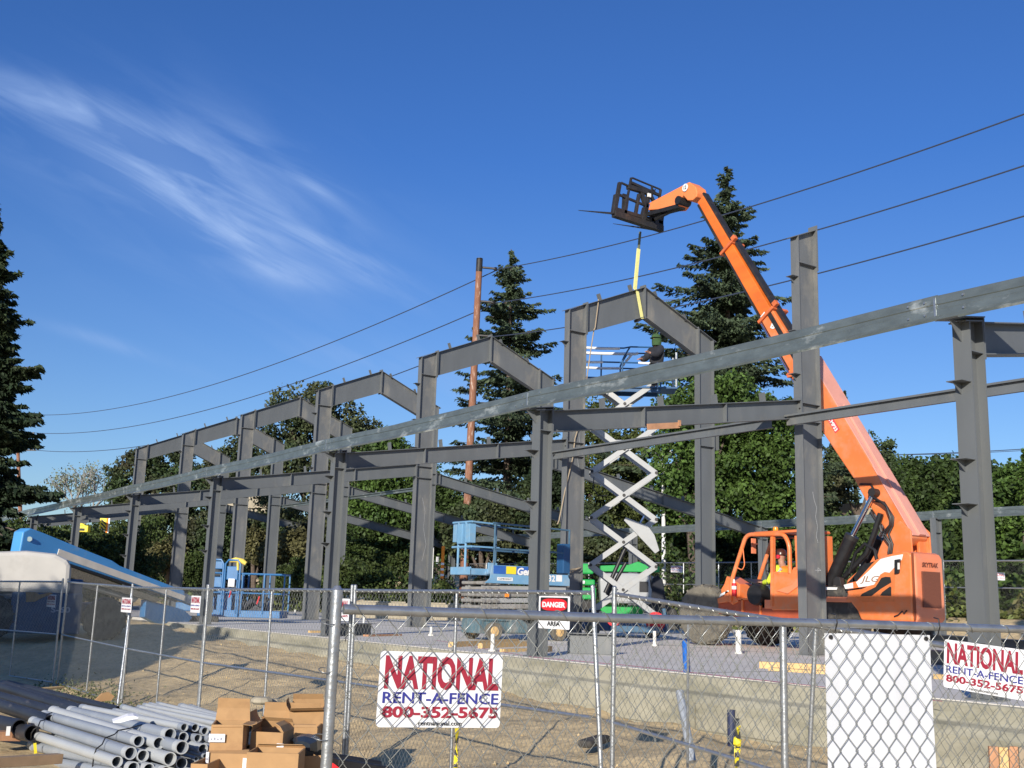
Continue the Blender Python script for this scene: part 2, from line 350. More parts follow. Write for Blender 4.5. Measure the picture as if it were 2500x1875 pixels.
# rocks and clods
rng = np.random.default_rng(5); random.seed(5)
b = MB()
for _ in range(700):
    x = random.uniform(-6.3, -.6); y = random.uniform(-3, 22); r = random.choice([.006, .009, .013, .02])*random.uniform(.7, 1.5)
    if random.random() < .008: r = random.uniform(.05, .09)
    c = Vector((x, y, gz(x, y)+r*.2)); vs = [c+Vector(d)*r*random.uniform(.6, 1.2) for d in ((1, 0, 0), (-1, 0, 0), (0, 1, 0), (0, -1, 0), (0, 0, .8), (0, 0, -.8))]
    b.add(vs, [(0, 2, 4), (2, 1, 4), (1, 3, 4), (3, 0, 4), (2, 0, 5), (1, 2, 5), (3, 1, 5), (0, 3, 5)])
tag(b.build('dirt_clods', dirt), kind='stuff')

# ------------------------------------------------------------------ steel frames (one bent per bay line)
BAY = 7.3
XA, XB, XR = 6.175, 8.69, 21.3           # tall column face, ridge, rear column face
XC = 2*XB-XA                             # rear tall column outer face
HE, HK, HP = 3.78, 8.03, 9.09            # eave, knee, ridge
FWD, DT, DF = .20, .55, .25              # flange width, tall and low column depth
def plate(b, p, q, y0, y1, t, side=1):   # flange plate along p->q in XZ, thickness t to the given side
    p = Vector((p[0], 0, p[1])); q = Vector((q[0], 0, q[1])); d = (q-p).normalized(); n = Vector((-d.z, 0, d.x))*side*t
    b.hexa([(p.x, y0, p.z), (q.x, y0, q.z), (q.x, y1, q.z), (p.x, y1, p.z), (p.x+n.x, y0, p.z+n.z), (q.x+n.x, y0, q.z+n.z), (q.x+n.x, y1, q.z+n.z), (p.x+n.x, y1, p.z+n.z)])
h_ = FWD/2
def col_mesh(x0, x1, ztop0, ztop1, stiff=(), top=True, ov0=0., ov1=0., xb0=None, xb1=None):
    """H column, flanges facing +-X; top follows the roof line from (x0, ztop0) to (x1, ztop1); may taper to xb0, xb1 at the foot"""
    xb0 = x0 if xb0 is None else xb0; xb1 = x1 if xb1 is None else xb1
    b = MB(); t = .014
    b.prism([(xb0+t, .022), (xb1-t, .022), (x1-t, ztop1-.004), (x0+t, ztop0-.004)], 'Y', -.005, .005)
    plate(b, (xb0, .022), (x0, ztop0), -h_, h_, t, -1); plate(b, (xb1, .022), (x1, ztop1), -h_, h_, t, 1)
    b.box(xb0-.04, xb1+.04, -.14, .14, 0, .02)
    for sx in (xb0+.05, xb1-.05):
        for sy in (-.07, .07): b.tube([(sx, sy, .02), (sx, sy, .06)], .013, 6)
    if top:
        s = (ztop1-ztop0)/(x1-x0); plate(b, (x0-ov0, ztop0-ov0*s+.002), (x1+ov1, ztop1+ov1*s+.002), -h_, h_, t, 1)
    for z in stiff: b.box(x0+t, x1-t, -h_+.006, h_-.006, z-.006, z+.006)
    return b
def beam_mesh(p0, p1, q0, q1, ends=(True, True), stiff=()):
    """I beam: top edge p0->p1, bottom edge q0->q1 in XZ"""
    b = MB(); t = .013
    b.prism([q0, q1, p1, p0], 'Y', -.004, .004)
    plate(b, p0, p1, -h_, h_, t, -1); plate(b, q0, q1, -h_, h_, t, 1)
    for e, P, Q, s in ((ends[0], p0, q0, 1), (ends[1], p1, q1, -1)):
        if e: b.box(min(P[0], P[0]+s*.018), max(P[0], P[0]+s*.018), -h_-.004, h_+.004, Q[1]-.05, P[1]+.05)
    for f in stiff:
        x = p0[0]+(p1[0]-p0[0])*f; z1 = p0[1]+(p1[1]-p0[1])*f; z0 = q0[1]+(q1[1]-q0[1])*f
        b.box(x-.006, x+.006, -h_+.01, h_-.01, z0+.01, z1-.01)
    return b
def clip_roof():
    b = MB(); b.box(-.004, .004, -.075, .075, .0, .17); b.box(-.004, .05, -.075, .075, -.004, .004); return b
def clip_girt():                            # shelf with a gusset, standing out from a flange towards -X
    b = MB(); b.box(-.17, .0, -.09, .09, -.004, .004); b.prism([(-.15, -.004), (0, -.004), (0, -.12)], 'Y', .028, .036); return b
CR = clip_roof().build('purlin_clip', steel); CG = clip_girt().build('girt_clip', steel)
clip_r, clip_g = CR.data, CG.data
bpy.data.objects.remove(CR); bpy.data.objects.remove(CG)
def link(name, data, parent, loc, rot=(0, 0, 0), scale=(1, 1, 1)):
    o = bpy.data.objects.new(name, data); COL.objects.link(o); o.parent = parent; o.location = loc; o.rotation_euler = rot; o.scale = scale; return o
sl_m = (HP-HK)/(XB-XA); sl_f = (4.75-HE)/XA; ZR = 5.5; sl_r = (ZR-3.74)/(XR-XC)
DM0, DM1 = .74, .82
KI = HK+DT*sl_m                           # roof line at the inside of the tall column
parts = {}
parts['low_col'] = col_mesh(0, DF, HE, HE+DF*sl_f, stiff=(HE-.30,), ov0=.06)
parts['tall_col'] = col_mesh(XA, XA+DT, HK, KI, stiff=(KI-DM0-.02, 4.70, 4.36), ov0=.09)
parts['tall_col_rear'] = col_mesh(XC-DT, XC, KI, HK, stiff=(KI-DM0-.02, 5.46, 5.06), ov1=.09)
parts['rear_col'] = col_mesh(XR-.32, XR, 3.80, 3.74, stiff=(3.35,))
parts['rafter'] = beam_mesh((DF+.002, HE+DF*sl_f), (XA-.002, 4.75), (DF+.002, HE+DF*sl_f-.35), (XA-.002, 4.75-.36), stiff=(.33, .66))
parts['mon_l'] = beam_mesh((XA+DT+.02, KI+.01), (XB-.002, HP), (XA+DT+.02, KI-DM0), (XB-.002, HP-DM1))
parts['mon_r'] = beam_mesh((XB+.002, HP), (XC-DT-.02, KI+.01), (XB+.002, HP-DM1), (XC-DT-.02, KI-DM0-.04))
xm = XR-1.6
parts['rear_rafter'] = beam_mesh((XC+.02, ZR), (XR-.34, 3.80), (XC+.02, ZR-.40), (XR-.34, 3.80-.42), stiff=(.5,))
b = parts['rear_rafter']; b.box(XC+.002, XC+.022, -.11, .11, ZR-.46, ZR+.06); b.box(XC+.19, XC+.204, -.09, .09, ZR-.40, ZR-.03)
M_ = {k: v.build(k, steel_dusty if k in ('mon_r', 'tall_col') else steel).data for k, v in parts.items()}
for o in list(COL.objects):
    if o.name in parts: bpy.data.objects.remove(o)
ordn = {0: 'nearest steel frame at the right edge, only its low column, rafter and girt clips showing',
        1: 'steel frame with the bare tall column before the orange lift truck, no ridge beams',
        2: 'steel frame held at its ridge by the yellow sling, highest gable in the picture',
        3: 'second complete gabled steel frame from the yellow sling, dusty grey beams before the wooden pole',
        4: 'third gabled steel frame from the yellow sling, middle of the row of gables',
        5: 'fourth gabled steel frame from the yellow sling, above the small blue work basket',
        6: 'last but one gabled steel frame towards the far left',
        7: 'farthest gabled steel frame at the left end of the building'}
capd = MB(); capd.prism([(-.24, HE+.016), (.26, HE+.016+.5*sl_f), (.26, HE+.004+.5*sl_f), (-.22, HE+.004)], 'Y', -.12, .12); capd.prism([(-.20, HE), (-.001, HE), (-.001, HE-.20)], 'Y', -.005, .005)
capm = capd.build('cap_plate', steel).data
for o in [o for o in COL.objects if o.name == 'cap_plate']: bpy.data.objects.remove(o)
for k in range(8):
    f = thing('steel_portal', ordn[k], 'steel frame', (0, BAY*k-(.10 if k else .25), 0), 0, 'grey steel frames of the building')
    lc = link('low_column', M_['low_col'], f, (0, 0, 0))
    link('cap_plate', capm, lc, (0, 0, 0))
    for z in ((.55, 1.9, 2.35, 3.15) if k < 2 else (1.9, 2.55, 3.3)): link('girt_clip', clip_g, lc, (0, 0, z))
    tp = link('tall_column', M_['tall_col'], f, (0, 0, 0))
    for z in ((5.25, 6.1, 7.2) if k else (5.3, 6.4)): link('girt_clip', clip_g, tp, (XA, 0, z))
    rf = link('rafter', M_['rafter'], f, (0, 0, 0))
    for x in (1.35, 2.65, 3.95, 5.2): link('purlin_clip', clip_r, rf, (x, 0, HE+x*sl_f), (0, -math.atan(sl_f), 0))
    if k >= 2:
        ml = link('ridge_beam', M_['mon_l'], f, (0, 0, 0)); mr = link('ridge_beam', M_['mon_r'], f, (0, 0, 0))
        for x in (XA+1.05, XB-.42): link('purlin_clip', clip_r, ml, (x, 0, HK+(x-XA)*sl_m), (0, -math.atan(sl_m), 0))
        for x in (XB+.45, XC-1.0): link('purlin_clip', clip_r, mr, (x, 0, HP-(x-XB)*sl_m), (0, math.atan(sl_m), math.pi))
        tr = link('tall_column', M_['tall_col_rear'], f, (0, 0, 0))
        link('girt_clip', clip_g, tr, (XC, 0, 7.6), (0, 0, math.pi))
        rc = link('low_column', M_['rear_col'], f, (0, 0, 0))
    if k >= 3:
        rr = link('rafter', M_['rear_rafter'], f, (0, 0, 0))
        for x in (12.6, 14.1, 15.6, 17.1, 18.6, 20.0): link('purlin_clip', clip_r, rr, (x, 0, ZR-(x-XC)*sl_r-.0), (0, math.atan(sl_r), math.pi))
    if k == 2:                               # stub bracket on the rear tall column
        b = MB(); b.box(XC+.002, XC+.016, -.1, .1, 5.0, 5.6); b.box(XC+.016, XC+.15, -.1, .1, 5.52, 5.535); b.box(XC+.016, XC+.15, -.005, .005, 5.06, 5.52); b.box(XC+.15, XC+.165, -.1, .1, 5.0, 5.6)
        b.build('beam_stub', steel, f)
    if k in (0, 1, 2):
        for zz in (HE-.06, HE-.14, HE-.24, HE-.30):
            for yy in (-.06, .06): MB().tube([(DF+.018, yy, zz), (DF+.034, yy, zz)], .012, 6).build('bolt', dkmetal, lc)
        for zz in (4.70, 4.58, 4.47, 4.38): MB().tube([(XA-.022, -.065, zz), (XA-.044, -.065, zz)], .013, 6).build('bolt', dkmetal, rf)
    if k == 1: b = MB(); b.box(XA+DT, XA+DT+.016, -.11, .11, KI-.85, KI+.10); b.build('end_plate', steel, f)

# eave struts: cold formed galvanised members running along the building
def strut(y0, y1, x, z, name, label, flip=1, sag=.0, n=10, mat=galv):
    prof = [(.085, .215), (.10, .235), (.075, .262), (.004, .272), (0, .262), (0, .18), (.008, .17), (.008, .13), (0, .12), (0, .055), (-.050, -.004), (-.056, .008), (-.062, .004), (-.056, -.020), (.004, .040), (.012, .05), (.012, .255), (.072, .248), (.088, .232)]
    b = MB(); vs = []; m_ = len(prof); rr = random.Random(int(y0*7+x))
    for i in range(n+1):
        y = y0+(y1-y0)*i/n; dz = -sag*math.sin(math.pi*i/n)+rr.uniform(-.006, .006)
        for px, pz in prof: vs.append((x+px*flip, y, z+pz+dz))
    fs = [(i*m_+k, i*m_+(k+1) % m_, (i+1)*m_+(k+1) % m_, (i+1)*m_+k) for i in range(n) for k in range(m_)]
    fs += [tuple(range(m_))[::-1], tuple(range(n*m_, (n+1)*m_))]
    b.add(vs, fs); o = b.build(name, mat)
    # lap splice, bolt heads, clip angle over the frame
    q = MB()
    q.box(x-.006, x, y0+.02, y0+.045, z+.05, z+.25)
    q.build('splice_plate', galv_tube, o)
    if x < 1:
        for yy in (y0+.15, y0+.35, y1-.3):
            for zz in (.08, .215): MB().tube([(x-.014, yy, z+zz), (x+.004, yy, z+zz)], .013, 6).build('bolt', galv_tube, o)
    tag(o, label, 'eave strut', 'galvanised eave struts on the column tops'); return o
lb = {-1: 'galvanised eave strut reaching the right edge of the picture, beyond the right-hand column',
      0: 'galvanised eave strut crossing in front of the orange boom and the bare tall column',
      1: 'galvanised eave strut crossing in front of the raised white scissor arms',
      2: 'galvanised eave strut segment in front of the second gable, white chalk scuffs on it',
      3: 'galvanised eave strut segment in front of the third gable from the sling',
      4: 'galvanised eave strut segment in front of the two far gables',
      5: 'galvanised eave strut segment above the yellow patches in the trees', 6: 'galvanised eave strut segment above the blue lift boom, far left'}
for k in range(-1, 7):
    strut(BAY*k-.02+.02*(k > -1)-.1, BAY*(k+1)-.1, -.16, HE+.03, 'eave_strut', lb[k], sag=.03)
for i in range(0, 8):
    k = i
    strut(BAY*k, BAY*(k+1), XR-.1, 3.78, 'eave_strut', f'far side galvanised eave strut, number {["one","two","three","four","five","six","seven","eight"][i]} from the right, before the hedge and trees', flip=1, mat=galv)
# inner struts along the tall columns
def istrut(y0, y1, x, z, lab, w=.19, mat=steel):
    b = MB(); b.box(x-.004, x+.004, y0, y1, z, z+w); b.box(x-.07, x-.004, y0, y1, z+w-.008, z+w); b.box(x+.004, x+.07, y0, y1, z, z+.008); b.box(x-.07, x-.062, y0, y1, z+w-.035, z+w-.008)
    tag(b.build('steel_strut', mat), lab, 'strut', 'strut beams running from frame to frame')
istrut(-8, BAY-.12, XA-.35, 4.22, 'grey strut beam running from the bare tall column past the right-hand column')
istrut(BAY+.25, 2*BAY-.1, XA-.35, 4.22, 'grey strut beam under the rafter that carries the wooden block')
istrut(4*BAY+.9, 5*BAY, XC+.15, 4.95, 'pale round-edged strut between the tall columns behind the third gable', .13, galv)
istrut(5*BAY+.2, 6*BAY, XC+.15, 4.95, 'pale round-edged strut between the tall columns behind the fourth gable', .13, galv)
istrut(6*BAY+.2, 7*BAY, XC-.1, 7.6, 'pale strut high between the two farthest tall columns', .13, galv)
# wooden block clamped to the rafter
b = MB(); p = onp('Y', BAY-.23, 1581, 1042); q = onp('Y', BAY-.23, 1658, 1038)
b.bar(p, q, .03, .10); b.bar(q+Vector((-.02, -.03, -.02)), q+Vector((-.02, -.03, .08)), .05, .03)
recenter(tag(b.build('wood_block', woodred), 'short brown wooden plank fixed to the face of a grey rafter', 'wood block'))

# ------------------------------------------------------------------ chain link fences
GW, GH = .065, .085
def link_mesh(Ln, H, r=.0019, sides=4, seed=0):
    rr = np.random.default_rng(seed); ns = int(Ln/(GW/2)); nh = int(H/(GH/2)); vs = []; fs = []
    ang = np.arange(sides)*2*np.pi/sides
    for i in range(ns):
        x0 = i*GW/2; zs = H-.012-np.arange(nh+1)*GH/2
        xx = np.where((np.arange(nh+1)+i) % 2 == 0, x0-.0022, x0+GW/2+.0022)+rr.normal(0, .0012, nh+1)
        yy = np.where((np.arange(nh+1)+i) % 2 == 0, .0024, -.0024); o = len(vs)*0
        P = np.stack([xx, yy, zs], 1)
        base = sum(len(v) for v in vs)
        ring = np.zeros((nh+1, sides, 3)); ring[:, :, 0] = P[:, 0:1]+np.cos(ang)*r*1.1; ring[:, :, 1] = P[:, 1:2]+np.sin(ang)*r; ring[:, :, 2] = P[:, 2:3]
        vs.append(ring.reshape(-1, 3))
        a = base+np.arange(nh)[:, None]*sides+np.arange(sides)[None]; b_ = base+np.arange(nh)[:, None]*sides+(np.arange(sides)[None]+1) % sides
        fs.append(np.stack([a, b_, b_+sides, a+sides], -1).reshape(-1, 4))
    v = np.concatenate(vs); f = np.concatenate(fs)
    me = bpy.data.meshes.new('chain_link'); me.vertices.add(len(v)); me.vertices.foreach_set('co', v.ravel())
    me.loops.add(len(f)*4); me.loops.foreach_set('vertex_index', f.ravel().astype(np.int32))
    me.polygons.add(len(f)); me.polygons.foreach_set('loop_start', np.arange(0, len(f)*4, 4)); me.update(calc_edges=True)
    me.polygons.foreach_set('use_smooth', [True]*len(f)); me.materials.append(wire); return me
def ties(Ln, H, rr_, seed, per):
    b = MB(); rr = random.Random(seed); x = .04
    while x < Ln-.06:
        dx = rr.uniform(.035, .05); n = 8
        pts = [(x+dx*(1-t/n), -(rr_+.0015)*math.sin(math.pi*(t/n*1.25-.12)), H-(rr_+.0015)*math.cos(math.pi*(t/n*1.25-.12))) for t in range(n+1)]
        pts.append((x-.012, -.004, H-rr_-.012)) if False else None
        b.tube(pts, .0015, 5); x += per*rr.uniform(.8, 1.6)
    return b
def panel_parts(root, Ln, H, pr, mesh, tie_per, mid=True, stile=True, seed=0):
    MB().tube([(0.02, 0, H), (Ln*.3, 0, H-.002), (Ln*.6, 0, H+.002), (Ln-.02, 0, H)], pr, 12).build('top_rail', galv_tube, root, smooth=True)
    MB().tube([(0.02, 0, .1), (Ln-.02, 0, .1)], pr*.85, 8).build('bottom_rail', galv_tube, root, smooth=True)
    if mid: MB().tube([(0.02, 0, H/2), (Ln-.02, 0, H/2)], pr*.85, 8).build('middle_rail', galv_tube, root, smooth=True)
    for x in (0, Ln):
        b = MB().tube([(x, 0, 0), (x, 0, H+.05)], pr*1.15, 12); b.tube([(x, 0, H+.05), (x, 0, H+.062)], [pr*1.15, pr*.5], 12); b.build('post', galv_tube, root, smooth=True)
    if stile: MB().tube([(Ln/2, 0, .1), (Ln/2, 0, H-pr)], pr*.9, 10).build('post', galv_tube, root, smooth=True)
    link('chain_link', mesh, root, (0.01, -.004 if pr < .016 else -.006, 0))
    ties(Ln, H, pr, seed, tie_per).build('tie_wire', wire, root, smooth=True)
PL = 3.72; FH = 1.86
lm_far = link_mesh(PL-.02, FH, .0017, 3, 1)
def panel_between(A, B, label, base=None):
    """A, B: top rail ends"""
    A = Vector(A); B = Vector(B); d = B-A; Ln = d.length; ph = math.atan2(d.y, d.x); el = math.atan2(d.z, math.hypot(d.x, d.y))
    t = thing('chain_link_fence', label, 'fence panel', A-Vector((0, 0, FH)), 0, 'chain link fence panels'); t.rotation_euler = (0, -el, ph)
    return t, Ln
b2 = [(-5.9, 18.2, .91), (-5.17, 14.55, .93), (-5.12, 14.45, .93), (-4.95, 11.05, .86), (-4.95, 11.0, .86), (-5.0, 7.5, .86), (-5.0, 7.46, .86), (-4.80, 3.75, .88), (-4.79, 3.70, .88), (-4.62, .02, .90), (-4.62, -.05, .90), (-4.49, -3.75, .56)]
names2 = ['leftmost chain link fence panel, in front of the boom lift wheels', 'chain link fence panel in front of the dark blue chassis of the boom lift',
          'chain link fence panel left of the blue work basket, bare sand behind it', 'chain link fence panel right below the blue work basket, behind the cardboard boxes',
          'chain link fence panel that carries the red danger sign', 'chain link fence panel behind the hung white sheet, sloping down to the right']
far_parts = None
for i in range(6):
    t, Ln = panel_between(b2[2*i], b2[2*i+1], names2[i])
    if far_parts is None:
        panel_parts(t, PL, FH, .0165, lm_far, .09, seed=3); far_parts = list(t.children); src = t; t.scale = (Ln/PL, 1, 1)
    else:
        t.scale = (Ln/PL, 1, 1)
        for ch in src.children: c = ch.copy(); COL.objects.link(c); c.parent = t
lean_ = R(-5)
fs_ = [o for o in COL.objects if o.parent is None and o.name.startswith('chain_link_fence')]
for o_, xp in ((fs_[4], PL), (fs_[5], 0)):
    for ch in o_.children:
        if ch.name.startswith('post') and abs(ch.data.vertices[0].co.x-xp) < .1:
            ch.rotation_euler = (0, lean_, 0); tp_ = Vector((xp, 0, FH)); ch.location = tp_-Matrix.Rotation(lean_, 3, 'Y')@tp_
# braces and a clamp at panel joins
b = MB().tube([(-4.95, 11.02, .86), (-5.02, 10.85, 0), (-5.1, 10.7, -1.0)], .016, 8)
tag(b.build('fence_brace', galv_tube, smooth=True), 'slanting galvanised brace pole leaning at the joint of two fence panels', 'brace')

A = at(812, 1486.5, 2.95); Mn = at(1905, 1519.5, 3.5); dirv = (Mn-A).normalized(); nl = (Mn-A).length*2
A2 = A-Vector((0, 0, FH)); lm_near = link_mesh(nl-.02, FH, .0016, 5, 2)
t = thing('chain_link_fence', 'nearest chain link fence panel, carrying the big red and navy sign', 'fence panel', A2, 0, 'chain link fence panels')
phn = math.atan2(dirv.y, dirv.x); t.rotation_euler = (0, -math.asin(dirv.z), phn)
panel_parts(t, nl, FH, .0135, lm_near, .125, mid=False, seed=8); near = t
t = thing('chain_link_fence', 'chain link fence panel continuing the near fence out of the right edge', 'fence panel', A2+dirv*(nl+.03), 0, 'chain link fence panels'); t.rotation_euler = near.rotation_euler
for ch in near.children: c = ch.copy(); COL.objects.link(c); c.parent = t
b = MB()
for x, y in ((2020, 1525), (2278, 1536)):                     # black zip ties
    p = at(x, y, 3.6 if x < 2100 else 3.75)
b.add([], [])
def nearpt(x, y, off=0.):                                     # point on the near fence plane under a pixel
    n = Vector((dirv.y, -dirv.x, 0)).normalized(); d = ray(x, y); return CAM+d*((A-CAM).dot(n)/d.dot(n))-n*off
def zt(x, y0, y1, lab):
    b = MB(); p = nearpt(x, y0); q = nearpt(x+4, y1); n = Vector((dirv.y, -dirv.x, 0)).normalized()
    b.tube([p-n*.004, p+n*.017+Vector((0, 0, -.004)), (p+q)/2+n*.02, q+n*.006], .0022, 6)
    recenter(tag(b.build('cable_tie', black), lab, 'cable tie', 'black cable ties round the near top rail'))
zt(2032, 1498, 1541, 'black cable tie round the near rail at the left corner of the white sheet')
zt(2282, 1508, 1552, 'black cable tie round the near rail at the right corner of the white sheet')
# thin wire ties on the near left post
p = A+Vector((-.012, 0, 0))
b = MB()
for dz, k in ((-.035, .02), (-.16, .016), (-.33, .02)):
    b.tube([p+Vector((k*math.cos(a), k*math.sin(a), dz+.006*math.sin(a))) for a in np.linspace(0, 6.2, 14)], .0014, 5)
    b.tube([p+Vector((.02, -.01, dz)), p+Vector((.05, -.02, dz-.02)), p+Vector((.055, 0, dz-.05))], .0014, 5)
tag(b.build('tie_wire', wire, smooth=True), 'thin wires twisted round the near left fence post', 'tie wire')

# chalk layout marks and tape on the columns that face the street
chalk = M('chalk_mark', (.42, .43, .44), .9, 0, .3, 60)
def scribble(pts, Y, lab, r=.008):
    b = MB(); P = [onp('Y', Y, *p) for p in pts]
    for a, c in zip(P[:-1], P[1:]): b.bar(a, c, .0015, r)
    recenter(tag(b.build('chalk_mark', chalk), lab, 'chalk mark', 'chalk marks on the grey columns'))
scribble([(1984, 1200), (1988, 1222), (1994, 1240), (1991, 1262), (1996, 1285), (1993, 1310), (1997, 1325)], BAY-.113, 'wavy white chalk line high on the web of the bare tall column')
scribble([(1990, 1392), (2004, 1393), (1997, 1386), (1997, 1398)], BAY-.113, 'small white chalk cross lower on the web of the bare tall column')
scribble([(1412, 1040), (1415, 1080), (1410, 1120), (1414, 1150)], 2*BAY-.113, 'faint white chalk streak on the tall column behind the rope')
scribble([(1031, 1215), (1038, 1250), (1034, 1290), (1040, 1330), (1030, 1370)], 3*BAY-.113, 'long white chalk streak on the tall column left of the folded lift')
# ------------------------------------------------------------------ signs
def rounded(w, h, r, n=4):
    pts = []
    for cx, cz, a0 in ((w-r, r, -90), (w-r, h-r, 0), (r, h-r, 90), (r, r, 180)):
        for i in range(n+1): a = R(a0+90*i/n); pts.append((cx+r*math.cos(a), cz+r*math.sin(a)))
    return pts
def national(loc, rot, w, label, small=False, full=True):
    h = w*.555 if not small else w*1.1
    t = thing('fence_sign', label, 'sign', loc); t.rotation_euler = rot
    MB().prism(rounded(w, h, w*.03), 'Y', 0, .003).build('sign_board', signwhite, t)
    D_ = -.0006
    if not small:
        text('NATIONAL', w*.93, h*.45, redink, t, (w*.04, D_, h*.50), bold=.035)
        text('RENT-A-FENCE', w*.94, h*.15, blueink, t, (w*.035, D_, h*.315), bold=.012)
        text('800-352-5675', w*.94, h*.155, redink, t, (w*.035, D_, h*.125), bold=.03)
        text('rentnational.com', w*.35, h*.06, blackink, t, (w*.33, D_, h*.028))
    else:
        text('NATIONAL', w*.88, h*.36, redink, t, (w*.06, D_, h*.56), bold=.035)
        text('RENT-A-FENCE', w*.88, h*.09, blueink, t, (w*.06, D_, h*.38), bold=.02)
        text('800-352-5675', w*.88, h*.10, redink, t, (w*.06, D_, h*.17), bold=.03)
    return t
tl = nearpt(922, 1613, .012); br = nearpt(1222, 1781, .012); bl = nearpt(914, 1777, .012)
wN = (nearpt(1222, 1625, .012)-tl).length
national(bl+Vector((.008, 0, 0)), (0, R(1.2), phn), wN, 'large white sign with red and navy lettering on the nearest fence, left of the middle')
# blank white sheet (back of a banner) on the near fence
p0 = nearpt(2021, 1546, .011); p1 = nearpt(2277, 1552, .011); w = (p1-p0).length; hh = .95
t = thing('banner', 'blank white plastic sheet hung upright on the near fence, lower right', 'banner', p0-Vector((0, 0, hh))); t.rotation_euler = (0, R(0), phn)
b = MB(); n = 16; vs = []
for j in range(n+1):
    for i in range(9):
        x = w*i/8*(1+.012*j/n); z = hh*(1-j/n); vs.append((x+.0*j, .004*math.sin(i*1.1)*math.sin(j*.5)+.002, z))
k = len(vs); vs += [(x, y+.004, z) for x, y, z in vs]
fs = [(j*9+i, (j+1)*9+i, (j+1)*9+i+1, j*9+i+1) for j in range(n) for i in range(8)]; fs += [tuple(k+q for q in f[::-1]) for f in fs]
b.add(vs, fs); b.build('sheet', corrug, t)
b = MB(); b.tube([(.02, -.004, hh-.012), (.02, .008, hh-.012)], .007, 10); b.tube([(w-.02, -.004, hh-.012), (w-.02, .008, hh-.012)], .007, 10); b.build('grommet', dkmetal, t)
# tilted sign on the second fence
ph2 = math.atan2(b2[11][1]-b2[10][1], b2[11][0]-b2[10][0])
def f2pt(x, y, off=0.):
    d = ray(x, y); X = -4.58; return CAM+d*((X+off-CAM.x)/d.x)
bl = f2pt(2303, 1677, .02); brp = f2pt(2499, 1712, .02); el = math.atan2(brp.z-bl.z, math.hypot(brp.x-bl.x, brp.y-bl.y))
national(bl, (0, -el, ph2), (brp-bl).length, 'white sign with red lettering hanging tilted down to the right at the right edge')
# DANGER sign
bl = onp('X', -4.72, 1330, 1534); tr = onp('X', -4.72, 1396, 1456); tl_ = onp('X', -4.72, 1321, 1455)
w = abs(tr.y-tl_.y)*1.0; h = w*1.14 if False else abs(tl_.z-bl.z); rz2 = R(-90)
t = thing('danger_sign', 'white danger sign with a red oval hanging on the second fence', 'sign', Vector((-4.74, tl_.y, bl.z))); t.rotation_euler = (0, 0, rz2)
MB().prism(rounded(w, h, .01), 'Y', 0, .004).build('sign_board', signwhite, t)
b = MB(); b.prism([(x+w*.055, z+h*.52) for x, z in rounded(w*.89, h*.44, .01)], 'Y', -.0008, 0); b.build('dark_field', blackink, t)
b = MB(); b.prism([(w/2+w*.425*math.copysign(abs(math.cos(a))**.55, math.cos(a)), h*.74+h*.185*math.copysign(abs(math.sin(a))**.8, math.sin(a))) for a in np.linspace(0, 2*math.pi, 32, False)], 'Y', -.002, -.0008); b.build('red_oval', dangerred, t)
b = MB(); b.ring
text('DANGER', w*.74, h*.17, signwhite, t, (w*.13, -.0022, h*.655), bold=.04)
text('CONSTRUCTION', w*.84, h*.13, blackink, t, (w*.08, -.0008, h*.30), bold=.03)
text('AREA', w*.42, h*.14, blackink, t, (w*.29, -.0008, h*.09), bold=.03)
b = MB(); b.tube([(.02, 0, h), (.02, .01, h+.03)], .003, 5); b.tube([(w-.02, 0, h), (w-.02, .01, h+.03)], .003, 5); b.build('hanger', dkmetal, t)
# small signs on the second fence
for (x, y, x1, y1, lab) in ((116, 1481, 140, 1452, 'small faded sign on the fence beside a torn cardboard scrap, far left'), (298, 1494, 326, 1460, 'small faded sign hanging at the joint of two panels, second from the left'),
                            (468, 1495, 494, 1455, 'small faded sign on the fence just left of the blue basket'), (815, 1514, 858, 1462, 'small faded sign half hidden behind the near top rail')):
    X = -5.1 if x < 600 else -4.86
    a = onp('X', X, x, y); c = onp('X', X, x1, y1); w = abs(a.y-c.y); t = national(Vector((X-.02, a.y, a.z)), (0, 0, rz2), w, lab, small=True); t.scale = (1, 1, (c.z-a.z)/(w*1.1))
# cardboard scrap on the fence
p = [onp('X', -5.28, x, y) for x, y in ((66, 1446), (88, 1446), (98, 1452), (125, 1446), (131, 1449), (112, 1456), (95, 1464), (86, 1469), (66, 1470))]
b = MB(); b.prism([(v.y, v.z) for v in p], 'X', -5.30, -5.285); recenter(tag(b.build('cardboard_scrap', card), 'torn brown cardboard strip tied to the fence at the far left', 'cardboard'))

